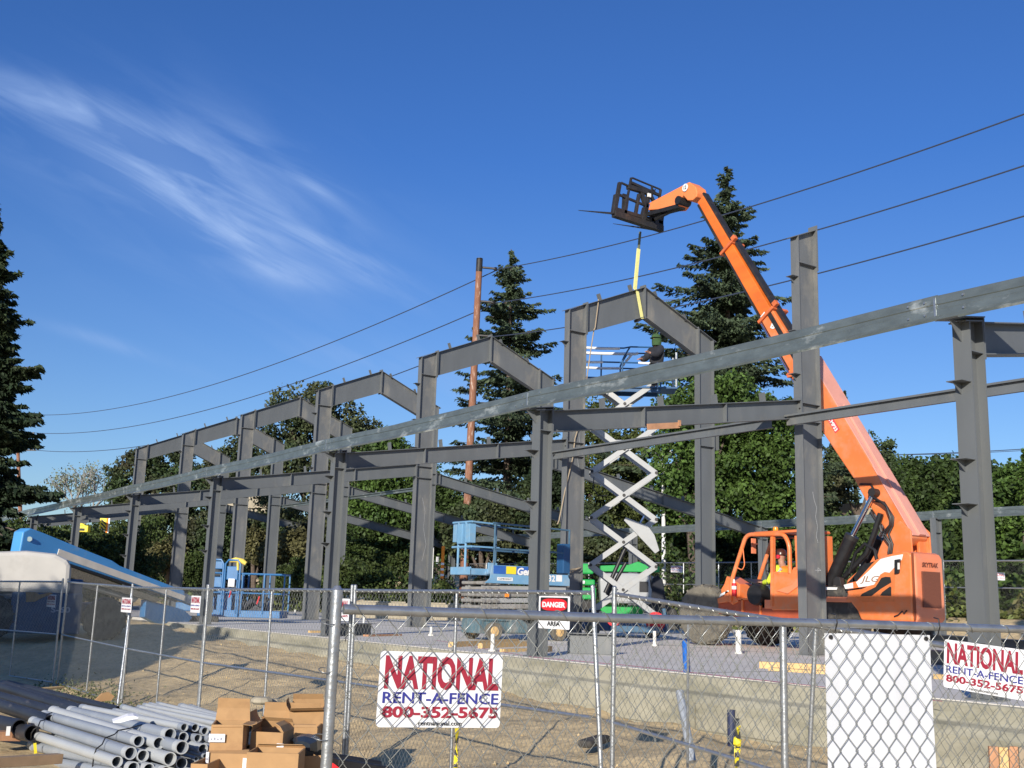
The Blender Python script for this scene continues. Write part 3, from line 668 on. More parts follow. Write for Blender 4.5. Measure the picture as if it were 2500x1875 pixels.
# ------------------------------------------------------------------ people
def person(name, label, J, cloth, parts_, loc=(0, 0, 0)):
    """J: dict of joint -> (x, y, z); body is one continuous skinned mesh, clothing its children"""
    t = thing(name, label, 'person', loc)
    jl = ['pelvis', 'belly', 'chest', 'neck', 'head', 'headtop', 'shl', 'ell', 'wrl', 'hal', 'shr', 'elr', 'wrr', 'har', 'hil', 'knl', 'anl', 'tol', 'hir', 'knr', 'anr', 'tor']
    rad = dict(pelvis=.13, belly=.125, chest=.14, neck=.055, head=.095, headtop=.08, shl=.065, ell=.045, wrl=.032, hal=.035, shr=.065, elr=.045, wrr=.032, har=.035,
               hil=.09, knl=.062, anl=.045, tol=.045, hir=.09, knr=.062, anr=.045, tor=.045)
    ed = [(0, 1), (1, 2), (2, 3), (3, 4), (4, 5), (2, 6), (6, 7), (7, 8), (8, 9), (2, 10), (10, 11), (11, 12), (12, 13), (0, 14), (14, 15), (15, 16), (16, 17), (0, 18), (18, 19), (19, 20), (20, 21)]
    js = [(*J[k], rad[k]) for k in jl]; nj = len(js)
    for side, ha, wr in (('l', 9, 8), ('r', 13, 12)):        # four fingers and a thumb on each hand
        H_ = Vector(js[ha][:3]); D_ = (H_-Vector(js[wr][:3])).normalized(); X_ = D_.cross(Vector((0, 0, 1)))
        X_ = X_.normalized() if X_.length > .1 else Vector((1, 0, 0)); C_ = Vector((0, 0, -1))
        for q, (off, ln) in enumerate(((-.030, .058), (-.010, .068), (.010, .064), (.030, .05), (-.045, .04))):
            a = H_+X_*off+D_*(.028 if q < 4 else -.005); m2 = a+D_*ln*.55+C_*.01; e = a+D_*ln*.75+C_*ln*.5
            if q == 4: m2 = a-X_*.02+D_*.02; e = m2+D_*.025
            js += [(*a, .011), (*m2, .0095), (*e, .008)]; ed += [(ha, nj), (nj, nj+1), (nj+1, nj+2)]; nj += 3
    skinmesh('body', skin, t, js, ed, 2)
    for nm, mat, ks, es, grow in cloth:
        jj = [(*J[k], rad[k]+grow) for k in ks]; skinmesh(nm, mat, t, jj, es, 2)
    hd = Vector(J['head']); f = Vector(J['face']).normalized(); sd = f.cross(Vector((0, 0, 1))).normalized()
    b = MB(); b.tube([hd+f*.085+Vector((0, 0, .0)), hd+f*.115+Vector((0, 0, -.018)), hd+f*.09+Vector((0, 0, -.03))], [.010, .014, .012], 6); b.build('nose', skin, t, smooth=True)
    b = MB()
    for s_ in (-1, 1): b.tube([hd+f*.088+sd*s_*.034+Vector((0, 0, .012)), hd+f*.098+sd*s_*.034+Vector((0, 0, .012))], .009, 8)
    b.bar(hd+f*.094-sd*.025+Vector((0, 0, -.055)), hd+f*.094+sd*.025+Vector((0, 0, -.055)), .01, .006); b.build('eyes_and_mouth', blackink, t)
    parts_(t, hd, f, sd); return t
def hat(t, hd, f, sd, mat, muff=None):
    b = MB(); c = hd+Vector((0, 0, .03))
    b.lathe([(.128, 0), (.127, .03), (.118, .07), (.09, .105), (.045, .125), (.001, .13)], 'Z', c, 20)
    b.lathe([(.15, -.004), (.15, .004), (.10, .01)], 'Z', c+f*.02, 20); b.build('hard_hat', mat, t, smooth=True)
    if muff:
        b = MB()
        for s_ in (-1, 1): b.tube([hd+sd*s_*.09+Vector((0, 0, -.01)), hd+sd*s_*.135+Vector((0, 0, -.01))], [.05, .042], 14)
        b.build('ear_muffs', muff, t, smooth=True)

# ------------------------------------------------------------------ telescopic fork lift truck
TX, TY = 8.55, 9.2
T = thing('telescopic_handler', 'orange telescopic fork lift truck with its long boom raised over the steel frames', 'forklift', (TX, TY, 0), math.pi/2)
def tl3(v): return Vector((v[1]-TY, TX-v[0], v[2]))            # world -> machine axes (x forward, y left)
def tp2(x, y, X=7.3):                                         # pixel on a side plane of the machine -> (x, z)
    v = onp('X', X, x, y); return (v.y-TY, v.z)
def tyre(r, w, lug=20, mat=rubber, hubm=orange, parent=None, loc=(0, 0, 0), rim=.55, axis='Y', lugh=.04):
    b = MB(); pr = [(r*rim, -w*.42), (r*.80, -w*.5), (r*.93, -w*.47), (r*.985, -w*.36), (r, 0), (r*.985, w*.36), (r*.93, w*.47), (r*.80, w*.5), (r*rim, w*.42)]
    b.lathe(pr, axis, (0, 0, 0), 36)
    if lug:
        for i in range(lug):
            a0 = 2*math.pi*i/lug
            for s_ in (-1, 1):
                a1 = a0+(.5*math.pi/lug if s_ > 0 else 0); a2 = a1+.9*math.pi/lug
                p = lambda a, rr, t: (rr*math.cos(a), t, rr*math.sin(a)) if axis == 'Y' else (t, rr*math.cos(a), rr*math.sin(a))
                b.bar(p(a1, r+lugh*.0, s_*w*.02), p(a2, r*.965, s_*w*.46), r*.07, lugh*1.1, up=p(a1, 1, 0))
    wh = b.build('wheel', mat, parent, smooth=True, loc=loc)
    h = MB()
    for s_ in (-1, 1):
        h.lathe([(r*rim*1.02, s_*w*.34), (r*rim, s_*w*.40), (r*rim*.86, s_*w*.40), (r*rim*.8, s_*w*.22), (r*.22, s_*w*.2), (r*.2, s_*w*.36), (.01, s_*w*.37)], axis, (0, 0, 0), 28)
    h.build('rim', hubm, wh, smooth=True); return wh
for x, y, rz, mt in ((1.9, .98, R(6), tyre_light), (1.9, -.98, R(6), rubber), (-1.72, .98, 0, rubber), (-1.72, -.98, 0, rubber)):
    w_ = tyre(.65, .40, 18, mt, offwhite, T, (x, y, .65)); w_.rotation_euler = (0, 0, rz)
b = MB(); b.box(-2.9, 2.35, -.34, .38, .62, 1.12); b.box(1.55, 2.5, -.5, .5, .45, 1.0); b.box(-2.05, -1.4, -.75, .75, .5, .78); b.box(1.6, 2.2, -.75, .75, .5, .78)
b.prism([(2.5, 1.0), (2.72, .82), (2.72, .5), (2.35, .42), (2.35, 1.1)], 'Y', -.45, .6)
b.build('chassis', orange, T, bevel=.02)
b = MB(); b.prism([(.9, 1.15), (1.32, 1.0), (1.30, .9), (.9, .95)], 'Y', .75, 1.22); b.prism([(.72, .95), (.85, 1.12), (1.10, 1.18), (1.14, 1.02), (.9, .88)], 'Y', .7, 1.2)
b.build('mudguard', orange, T, bevel=.01)
b = MB(); b.prism([(.98, 1.15), (1.28, 1.03), (1.24, 1.10), (1.02, 1.18)], 'Y', .80, 1.2); b.build('lamp_panel', white, T)
# engine pod on the camera side
pod = [(-3.55, .66), (-3.56, 1.84), (-3.5, 1.91), (-3.38, 1.92), (-3.05, 1.86), (-2.75, 1.76), (-2.42, 1.60), (-2.12, 1.40), (-2.1, 1.30), (-2.13, 1.12), (-2.05, 1.02), (-2.2, .98), (-2.35, .82), (-2.42, .66)]
b = MB(); b.prism(pod, 'Y', .36, 1.25); po = b.build('engine_cover', orange, T, bevel=.035)
b = MB(); b.prism([(-3.56, .64), (-3.56, 1.9), (-3.62, 1.8), (-3.64, .72)], 'Y', .40, 1.22); b.build('rear_panel', orange_faded, T, bevel=.03)
b = MB(); b.box(-3.665, -3.64, .55, 1.08, .92, 1.56); b.build('radiator_grille', M('rust_grille', (.17, .055, .03), .8, 0, .3, 60), T)
text('SKYTRAK', .48, .085, M('brown_ink', (.16, .04, .02), .6), T, (-3.641, 1.05, 1.64), bold=.03, rot=(R(-2), 0, R(-90)), shear=.25)
def side_poly(pts, mat, y, th, nm, bev=0):
    b = MB(); b.prism([tp2(*p, X=TX-y) for p in pts], 'Y', y, y+th); return b.build(nm, mat, T, bevel=bev)
side_poly([(2205, 1353), (2202, 1366), (2172, 1398), (2148, 1424), (2118, 1431), (2064, 1438), (2060, 1428), (2092, 1420), (2118, 1397), (2150, 1365), (2176, 1358)], white, 1.252, .004, 'stripe')
side_poly([(2068, 1424), (2078, 1414), (2108, 1378), (2136, 1370), (2128, 1378), (2092, 1419)], black, 1.2525, .004, 'stripe')
side_poly([(2066, 1439), (2118, 1432), (2104, 1438), (2066, 1443)], black, 1.2525, .004, 'stripe')
def arm_side_text(s_, x0, y0, x1, y1, mat, X, bold=.03, shear=.2, parent=None):
    """text on a side plane facing -X; x0,y0 lower left pixel, x1,y1 upper right"""
    a = onp('X', X, x0, y0); c = onp('X', X, x1, y1); w = abs(a.y-c.y); h = abs(c.z-a.z)
    l0 = tl3(a); return text(s_, w, h, mat, parent or T, (l0.x, l0.y+.006, l0.z), bold=bold, rot=(0, 0, R(180)), shear=shear)
arm_side_text('JLG', 2101, 1425, 2147, 1406, M('logo_outline', (.30, .15, .09), .6), 7.294, shear=.3, bold=.0)
side_poly([(2082, 1405), (2084, 1452), (2104, 1469), (2184, 1469), (2186, 1400), (2160, 1396), (2150, 1402), (2130, 1434), (2100, 1440)], M('darker_orange_panel', (.70, .19, .055), .45), 1.2505, .006, 'hatch', .004)  # hatch is a little darker orange than the cover
side_poly([(2101, 1456), (2104, 1450), (2138, 1433), (2152, 1411), (2162, 1408), (2174, 1409), (2176, 1422), (2150, 1438), (2128, 1455)], blackink, 1.258, .004, 'vent_opening')
side_poly([(2149, 1454), (2154, 1446), (2173, 1432), (2176, 1434), (2176, 1455)], blackink, 1.258, .004, 'vent_opening')
side_poly([(2187, 1367), (2200, 1365), (2200, 1372), (2197, 1400), (2187, 1402)], black, 1.2505, .05, 'tail_lamp', .01)
side_poly([(2192, 1374), (2197, 1374), (2197, 1390), (2192, 1390)], pvcwhite, 1.301, .01, 'tail_lamp_lens')
for y0 in (.40,): b = MB(); b.box(-3.60, -3.57, 1.226, 1.256, .70, 1.88); b.build('door_seam', M('seam', (.25, .06, .02), .7), T)
b = MB(); b.tube([tl3(onp('X', 7.27, *p)) for p in ((2183, 1505), (2192, 1502), (2203, 1492), (2207, 1498), (2214, 1490))], .012, 6); b.build('wiring', black, T)
side_poly([(2044, 1415), (2050, 1408), (2060, 1410), (2065, 1437), (2072, 1440), (2074, 1476), (2042, 1478)], dkmetal, .95, .12, 'mount_bracket', .01)
b = MB(); b.box(-2.15, -1.25, .45, 1.2, .98, 1.08); b.box(-1.25, .0, .4, 1.2, .82, 1.0); b.build('deck', orange_faded, T, bevel=.01)
side_poly([(1950, 1432), (2045, 1434), (2043, 1440), (1950, 1440)], white, 1.21, .004, 'stripe')
# cab
def tb(pts, r, mat, nm, n=10): return MB().tube(pts, r, n).build(nm, mat, T, smooth=True)
fx = lambda x, y, X=7.34: tl3(onp('X', X, x, y))
def arch(pts, k=6):                                            # rounded polyline
    out = [pts[0]]
    for i in range(1, len(pts)-1):
        a, p, c = Vector(pts[i-1]), Vector(pts[i]), Vector(pts[i+1]); d = min(.16, (p-a).length*.45, (c-p).length*.45)
        s0 = p+(a-p).normalized()*d; s1 = p+(c-p).normalized()*d
        out += [s0.lerp(p, t/k).lerp(p.lerp(s1, t/k), t/k) for t in range(k+1)]
    return out+[pts[-1]]
A0 = fx(1783, 1470); A1 = fx(1786, 1418); A2_ = fx(1822, 1305); A3 = fx(1915, 1304); A4 = fx(1927, 1330); A5 = fx(1929, 1400)
for dy in (0, -.82):
    o = Vector((0, dy, 0)); b = MB(); pts = arch([A0+o, A1+o, A2_+o, A3+o, A4+o, A5+o]); b.tube(pts, .045, 12)
    b.build('cab_frame', orange, T, smooth=True)
b = MB(); p = fx(1887, 1310); q = fx(1887, 1480); b.bar(p, q, .10, .06, up=(1, 0, 0)); b.bar(p+Vector((0, -.8, 0)), q+Vector((0, -.8, 0)), .07, .05, up=(1, 0, 0))
b.bar(fx(1893, 1398)+Vector((0, .0, 0)), fx(1925, 1403), .06, .05); b.build('door_pillar', orange, T, bevel=.01)
b = MB(); zr = A3.z+.03; b.hexa([(-1.05, .33, zr), (A2_.x-.12, .33, zr-.02), (A2_.x-.12, 1.26, zr-.02), (-1.05, 1.26, zr), (-1.05, .36, zr+.06), (A2_.x-.2, .36, zr+.045), (A2_.x-.2, 1.22, zr+.045), (-1.05, 1.22, zr+.06)]); b.build('cab_roof', orange, T, bevel=.03)
b = MB()
for i in range(6): b.box(-.35+.13*i, -.29+.13*i, .42, 1.16, zr-.045, zr-.02)
b.build('roof_bars', dkmetal, T)
b = MB(); b.prism([tp2(1887, 1396, 7.32), tp2(1930, 1398, 7.32), tp2(1937, 1385, 7.32), tp2(1966, 1380, 7.32), tp2(1975, 1490, 7.32), tp2(1884, 1490, 7.32)], 'Y', 1.17, 1.235); b.build('door_panel', orange, T, bevel=.02)
side_poly([(1896, 1442), (1935, 1428), (1947, 1412), (1950, 1406), (1975, 1406), (1975, 1430), (1950, 1432), (1925, 1450)], orange_faded, 1.236, .025, 'door_rib', .01)
b = MB(); b.box(-1.1, -1.0, .36, 1.2, 1.1, 2.3); b.build('cab_back', orange, T, bevel=.01)
# rear cab pillars and window frame behind the column
b = MB(); b.bar(fx(1944, 1308), fx(1948, 1392), .05, .05, up=(1, 0, 0)); b.box(-.98, -.93, .4, 1.2, 1.1, 2.25); b.build('cab_pillar', orange, T)
side_poly([(1800, 1427), (1806, 1408), (1838, 1428), (1838, 1468), (1808, 1474), (1795, 1470), (1792, 1440)], orange, .75, .40, 'dashboard', .015)
b = MB(); b.bar(fx(1808, 1413)+Vector((0, -.35, 0)), fx(1836, 1425)+Vector((0, -.35, 0)), .5, .02); b.build('dash_top', dkmetal, T)
b = MB(); sc = fx(1852, 1393)+Vector((0, -.42, 0)); b.tube([sc+Vector((.06*math.sin(a)*.8, .2*math.cos(a), .2*math.sin(a))) for a in np.linspace(0, 6.283, 20)], .014, 6); b.tube([sc, sc+Vector((.25, 0, -.28))], .02, 6)
for k in range(4): b.tube([sc+Vector((-.1, .28-.06*k, -.28)), sc+Vector((-.12+.05*k, .3-.06*k, -.05+.02*k))], .012, 5)
for a in (0, 2.1, 4.2): b.bar(sc, sc+Vector((.06*math.sin(a)*.8, .2*math.cos(a), .2*math.sin(a))), .02)
b.build('steering_wheel', black, T, smooth=True)
b = MB(); s0 = fx(1866, 1460)+Vector((0, -.45, 0)); b.box(s0.x-.75, s0.x-.15, s0.y-.28, s0.y+.28, 1.05, 1.22); b.box(s0.x-.80, s0.x-.66, s0.y-.28, s0.y+.28, 1.2, 1.75); b.build('seat', darkcloth, T, bevel=.04)
tb(arch([fx(1812, 1322), fx(1818, 1380), fx(1812, 1392), fx(1800, 1386)]), .012, orange, 'grab_handle', 6)
tb(arch([fx(1858, 1440), fx(1854, 1460), fx(1858, 1478)]), .03, black, 'side_tank')
b = MB(); b.lathe([(.2, -.16), (.22, -.1), (.22, .1), (.2, .16)], 'Y', fx(1846, 1452)+Vector((0, -.1, 0)), 20); b.build('side_tank', black, T, smooth=True)
b = MB(); b.box(.1, .75, 1.0, 1.2, .98, 1.02); b.box(.1, .14, 1.02, 1.2, .6, 1.0); b.box(.6, .64, 1.02, 1.2, .6, 1.0); b.build('step', orange, T)
p = fx(1797, 1418)+Vector((0, .06, 0)); b = MB(); b.tube([p-Vector((0, 0, .32)), p-Vector((0, 0, .05))], .05, 12); ex = b.build('fire_extinguisher', dangerred, T, smooth=True)
b = MB(); b.tube([p-Vector((0, 0, .05)), p+Vector((0, 0, .03))], [.03, .018], 8); b.tube([p-Vector((0, 0, .18)), p-Vector((0, 0, .11))], .052, 12); b.build('label_band', white, ex)
b = MB(); p = Vector((.0, .8, zr+.05)); b.lathe([(.055, 0), (.06, .05), (.05, .09), (.01, .10)], 'Z', p+Vector((.02, 0, .02)), 12); b.build('beacon', amber, T, smooth=True)
p = fx(1810, 1325); b = MB(); b.bar(p+Vector((.0, -.5, 0)), p+Vector((.12, -.5, .0)), .03); b.bar(p+Vector((.12, -.5, -.20)), p+Vector((.12, -.5, .12)), .12, .03, up=(1, 0, 0)); b.build('mirror', orange_faded, T)
b = MB(); b.box(.1, 1.35, .42, 1.16, .68, .98); b.box(-1.0, .1, .42, 1.18, .62, .84); b.build('side_frame', M('dull_red_orange', (.42, .085, .035), .6), T, bevel=.015)
a = onp('X', 7.37, 1840, 1520); c = onp('X', 7.37, 1876, 1505); l0 = tl3(a); text('10054', abs(a.y-c.y), abs(c.z-a.z), white, T, (l0.x, 1.172, l0.z-.0), rot=(0, 0, R(180)), bold=.02)
# boom: four telescoping boxes in the centre plane
yb = TX-8.45; BWD = .25
P0 = Vector((6.30-TY, yb, 2.30)); bd = Vector((.530, 0, .848)).normalized(); bn = Vector((-.848, 0, .530))      # bn: towards the upper rear side
# lower edge line passes through (8.28,4.45) in (Y,z)
L0 = Vector((8.28-TY, yb, 4.45)); 
def lo(s_, off=0.): return L0+bd*s_+bn*off*1.0
def boom_box(s0, s1, d0, d1, w, off0=0., off1=0., mat=orange, nm='boom_section', bev=.015):
    b = MB(); q = []
    for s_, d_, o_ in ((s0, d0, off0), (s1, d1, off1)):
        for dy, dn in ((-w, 0), (w, 0), (w, d_), (-w, d_)): q.append(lo(s_)+bn*(o_+dn)+Vector((0, dy, 0)))
    return b.hexa(q).build(nm, mat, T, bevel=bev)
# base section: heavy heel tapering to a box
heel = [tl3((8.2, *v))[::2] for v in ()]
def yz(Y, z): return (Y-TY, z)
base = [yz(6.24, 2.22), yz(6.40, 2.08), yz(6.72, 2.12), yz(6.88, 2.45), yz(7.29, 3.02), yz(7.53, 3.42), yz(8.28, 4.45), yz(9.20, 5.93), yz(8.72, 6.26), yz(8.18, 5.45), yz(7.06, 3.66), yz(6.24, 2.32)]
b = MB(); b.prism(base, 'Y', yb-.25, yb+.25); b.build('boom_base', orange, T, bevel=.03)
bl_ = (Vector((7.06-TY, 0, 3.66))-Vector((8.72-TY, 0, 6.26)))
b = MB(); n_ = Vector((-.843, 0, .538))
b.bar(Vector((6.22-TY, yb, 2.26))+n_*.012, Vector((7.08-TY, yb, 3.66))+n_*.012, .54, .02, up=n_); b.bar(Vector((7.05-TY, yb, 3.62))+n_*.012, Vector((8.70-TY, yb, 6.24))+n_*.012, .50, .02, up=n_)
b.bar(Vector((6.22-TY, yb, 2.26))+n_*.04, Vector((7.9-TY, yb, 5.0))+n_*.04, .20, .05, up=n_)
b.build('boom_top_plate', M('sunlit_gloss_orange', (.72, .33, .25), .55, 0, .05, 2, col2=(.60, .30, .24), c2=(.5, .7), s2=3), T, bevel=.006)  # pale pink puts the sunlit gloss of the upper face into the colour
tb([Vector((6.56-TY, yb+.24, 2.35)), Vector((6.56-TY, yb+.29, 2.35))], .07, orange_faded, 'boom_pivot', 16)
def smin(Y): return (Y-8.28)/.530
boom_box(smin(9.1), smin(10.02), .40, .38, .20, .03, .03, orange, 'boom_section')
boom_box(smin(9.95), smin(11.2), .31, .30, .165, .05, .05, boom_sheen, 'boom_section')
boom_box(smin(11.1), smin(12.15), .24, .23, .125, .07, .07, boom_sheen, 'boom_section')
for s_, d_, w_ in ((smin(10.0), .46, .24), (smin(11.2), .38, .205)):
    b = MB()
    for o_ in (-.03, d_-.02): b.bar(lo(s_)+bn*(o_+.01)+Vector((0, -w_, 0)), lo(s_)+bn*(o_+.01)+Vector((0, w_, 0)), .07, .06, up=bn)
    for sg in (-1, 1): b.bar(lo(s_)+bn*-.04+Vector((0, sg*w_, 0)), lo(s_)+bn*(d_+.02)+Vector((0, sg*w_, 0)), .05, .07, up=bd)
    b.bar(lo(s_)+bn*(d_+.08)+Vector((0, w_-.06, 0)), lo(s_+.12)+bn*(d_+.08)+Vector((0, w_-.06, 0)), .1, .12, up=bn)
    b.build('boom_collar', M('rusty_orange', (.62, .15, .05), .55, 0, .15, 8), T, bevel=.008)
b = MB(); b.bar(lo(smin(9.15))+bn*-.03+Vector((0, -.28, 0)), lo(smin(9.15))+bn*-.03+Vector((0, .28, 0)), .09, .07, up=bn)
for sg in (-1, 1): b.bar(lo(smin(9.15))+bn*-.05+Vector((0, sg*.27, 0)), lo(smin(9.0))+bn*.5+Vector((0, sg*.27, 0)), .04, .10, up=bd)
b.build('boom_collar', MATS['rusty_orange'], T, bevel=.008)
b = MB()                                                        # hose carrier along the upper side, hose tubes below
b.bar(lo(smin(9.3))+bn*.50+Vector((0, .04, 0)), lo(smin(10.05))+bn*.46+Vector((0, .04, 0)), .16, .07, up=bn)
b.bar(lo(smin(10.0))+bn*.44, lo(smin(11.25))+bn*.40, .20, .06, up=bn); b.bar(lo(smin(11.2))+bn*.34, lo(smin(12.2))+bn*.32, .18, .05, up=bn)
b.bar(lo(smin(9.2))+bn*.30+Vector((0, .21, 0)), lo(smin(10.0))+bn*.30+Vector((0, .21, 0)), .03, .10, up=bn)
b.bar(lo(smin(9.2))+bn*.0+Vector((0, .17, 0)), lo(smin(12.1))+bn*.07+Vector((0, .13, 0)), .05, .05, up=bn); b.build('hose_carrier', dkmetal, T)
tb([lo(smin(9.0))+bn*-.02+Vector((0, .22, 0)), lo(smin(10.0))+bn*-.01+Vector((0, .2, 0))], .025, chrome, 'extend_rod')
for ch, x, y in (('A', 1856, 774), ('B', 1880, 800)):
    v = tl3(onp('X', 8.24, x, y)); o = text(ch, .13, .15, white, T, (v.x, yb+.212, v.z), bold=.05); o.rotation_euler = (0, R(32), R(180))
v = tl3(onp('X', 8.2, 2045, 1053)); o = MB().bar((0, 0, 0), (.38, 0, 0), .002, .13).build('decal', M('decal_red', (.78, .06, .08), .5), T); o.location = (v.x, yb+.256, v.z); o.rotation_euler = (0, R(-58), 0)
t2 = text('TMP33', .33, .085, white, T, (v.x+.226, yb+.262, v.z+.272), bold=.04); t2.rotation_euler = (0, R(58), R(180))
# head (goose neck)
hp = [(1682, 444), (1698, 456), (1702, 470), (1700, 480), (1690, 489), (1678, 489), (1668, 477), (1660, 488), (1657, 501), (1650, 508), (1582, 513), (1586, 500), (1583, 496)]
b = MB(); b.prism([tp2(x, y, 8.28) for x, y in hp], 'Y', yb-.19, yb+.17); b.build('boom_head', M('boom_head_orange', (.86, .25, .08), .5, 0, .04, 3), T, bevel=.02)
hv = tl3(onp('X', 8.26, 1673, 458)); b = MB(); b.lathe([(.10, 0), (.10, .01)], 'Y', hv, 20); dd = b.build('number_disc', white, T); text('12', .09, .10, blackink, T, (hv.x+.045, hv.y+.012, hv.z-.05), bold=.02, rot=(0, 0, math.pi))
b = MB(); p = tl3(onp('X', 8.4, 1667, 492)); b.tube([p+Vector((0, -.2, 0)), p+Vector((0, .18, 0))], .11, 14); b.bar(tl3(onp('X', 8.4, 1664, 505)), tl3(onp('X', 8.4, 1588, 525)), .26, .10); b.tube([tl3(onp('X', 8.4, 1655, 508)), tl3(onp('X', 8.4, 1600, 535))], .045, 8)
b.build('tilt_cylinder', black, T, smooth=False)
# carriage with forks, in the plane Y = 14.0
cy = 14.0-TY
def cz(x, y): v = onp('Y', 14.0, x, y); return Vector((cy, TX-v.x, v.z))
b = MB()
def cb_(p, q, w, h=None): b.bar(cz(*p), cz(*q), w, h or w, up=(1, 0, 0))
cb_((1513, 446), (1500, 522), .09); cb_((1505, 476), (1498, 524), .12); cb_((1541, 434), (1524, 525), .055); cb_((1613, 463), (1609, 488), .06); cb_((1530, 482), (1524, 526), .10)
cb_((1543, 434), (1613, 463), .04); cb_((1541, 446), (1612, 478), .07); cb_((1516, 446), (1540, 457), .05); cb_((1508, 474), (1578, 503), .06)
cb_((1498, 522), (1616, 560), .16); cb_((1505, 512), (1616, 545), .10); cb_((1532, 456), (1580, 470), .12, .12); cb_((1560, 474), (1551, 526), .08); cb_((1565, 468), (1578, 508), .10)
cb_((1584, 470), (1574, 530), .10); cb_((1576, 508), (1568, 540), .14); cb_((1618, 520), (1613, 566), .07); cb_((1600, 530), (1600, 560), .14); cb_((1590, 480), (1610, 520), .08); cb_((1592, 455), (1590, 482), .05); cb_((1590, 458), (1606, 476), .03); cb_((1600, 462), (1592, 478), .03)
b.box(cy-.05, cy+.04, cz(1600, 540).y-.25, cz(1600, 540).y+.18, cz(1600, 555).z, cz(1600, 515).z)
b.build('fork_carriage', dkmetal, T, bevel=.008)
b = MB()
for p in ((1580, 478),): v = cz(*p); b.box(v.x-.1, v.x-.06, v.y-.05, v.y+.05, v.z-.06, v.z+.04)
b.build('white_tag', white, T)
for (hx, hy), (tx, ty), X in (((1500, 533), (1395, 512), 7.62), ((1594, 568), (1489, 545), 8.85)):
    h0 = tl3(onp('X', X, hx, hy)); e0 = tl3(onp('X', X, tx, ty)); h0.x = max(h0.x, cy+.05) if False else h0.x
    h1 = Vector((cy+.06, TX-X, h0.z)); k = (e0.z-h0.z)/(e0.x-h0.x) if abs(e0.x-h0.x) > .1 else .1
    e1 = h1+(Vector((e0.x, h1.y, e0.z))-h1).normalized()*2.0; b = MB(); W2 = .065
    b.hexa([h1+Vector((0, -W2, -.03)), e1+Vector((0, -W2*.5, -.006)), e1+Vector((0, W2*.5, -.006)), h1+Vector((0, W2, -.03)), h1+Vector((0, -W2, .03)), e1+Vector((0, -W2*.5, .004)), e1+Vector((0, W2*.5, .004)), h1+Vector((0, W2, .03))])
    b.hexa([h1+Vector((-.03, -W2, -.03)), h1+Vector((.03, -W2, -.03)), h1+Vector((.03, W2, -.03)), h1+Vector((-.03, W2, -.03)), h1+Vector((-.05, -W2, .55)), h1+Vector((-.01, -W2, .55)), h1+Vector((-.01, W2, .55)), h1+Vector((-.05, W2, .55))])
    b.build('fork', dkmetal, T)
# lift cylinders, hoses, pivot tower
for dy in (.44, -.44):
    a0 = Vector((8.05-TY, yb+dy, 1.32)); a1 = Vector((7.50-TY, yb+dy, 2.24)); a2 = Vector((7.00-TY, yb+dy*.75, 3.12))
    tb([a0, a1], .135, black, 'lift_cylinder', 16); tb([a1, a2], .05, chrome, 'lift_rod', 12)
    b = MB(); b.tube([a2+Vector((0, -.09, 0)), a2+Vector((0, .09, 0))], .085, 12); b.build('rod_eye', dkmetal, T, smooth=True); b = MB(); b.tube([a1-(a1-a0)*.02, a1+(a2-a1)*.06], .14, 16); b.build('gland', dkmetal, T, smooth=True)
b = MB()
for sg in (-1, 1): b.prism([yz(7.25, 1.2), yz(6.95, 2.02), yz(6.72, 2.42), yz(6.45, 2.55), yz(6.22, 2.35), yz(6.18, 1.2)], 'Y', yb+sg*.29-.02, yb+sg*.29+.02)
b.prism([yz(7.6, 1.15), yz(7.0, 1.95), yz(6.9, 1.2)], 'Y', yb+.30, yb+.36)
b.box(6.25-TY, 6.6-TY, -.34, .36, 1.0, 1.9); b.box(6.3-TY, 6.36-TY, -.30, .05, 1.9, 2.2); b.build('boom_tower', orange, T, bevel=.012)
b = MB(); k = yb+.33
for d_ in (0, .05, .09):
    b.tube([Vector((v[0]-TY, k+d_, v[1])) for v in ((6.98, 2.95+d_), (6.78, 2.92), (6.66, 2.74+d_), (6.58, 2.62), (6.60, 2.46), (6.70+d_, 2.3), (6.62, 2.1), (6.66, 1.92))], .022, 6)
b.tube([Vector((v[0]-TY, k, v[1])) for v in ((7.1, 2.75), (7.0, 2.6), (6.9, 2.5), (6.86, 2.35))], .03, 6)
b.tube([Vector((v[0]-TY, k+.05, v[1])) for v in ((7.62, 1.55), (7.45, 1.95), (7.22, 2.12), (7.0, 2.0), (6.95, 1.8))], .035, 8)
b.tube([Vector((v[0]-TY, k+.02, v[1])) for v in ((7.75, 1.5), (7.2, 1.95), (7.0, 2.35), (6.85, 2.7))], .06, 8)
b.tube([Vector((v[0]-TY, yb+.27, v[1])) for v in ((7.38, 3.32), (7.12, 3.3), (7.02, 3.15))], .02, 6); b.build('hydraulic_hoses', black, T, smooth=True)

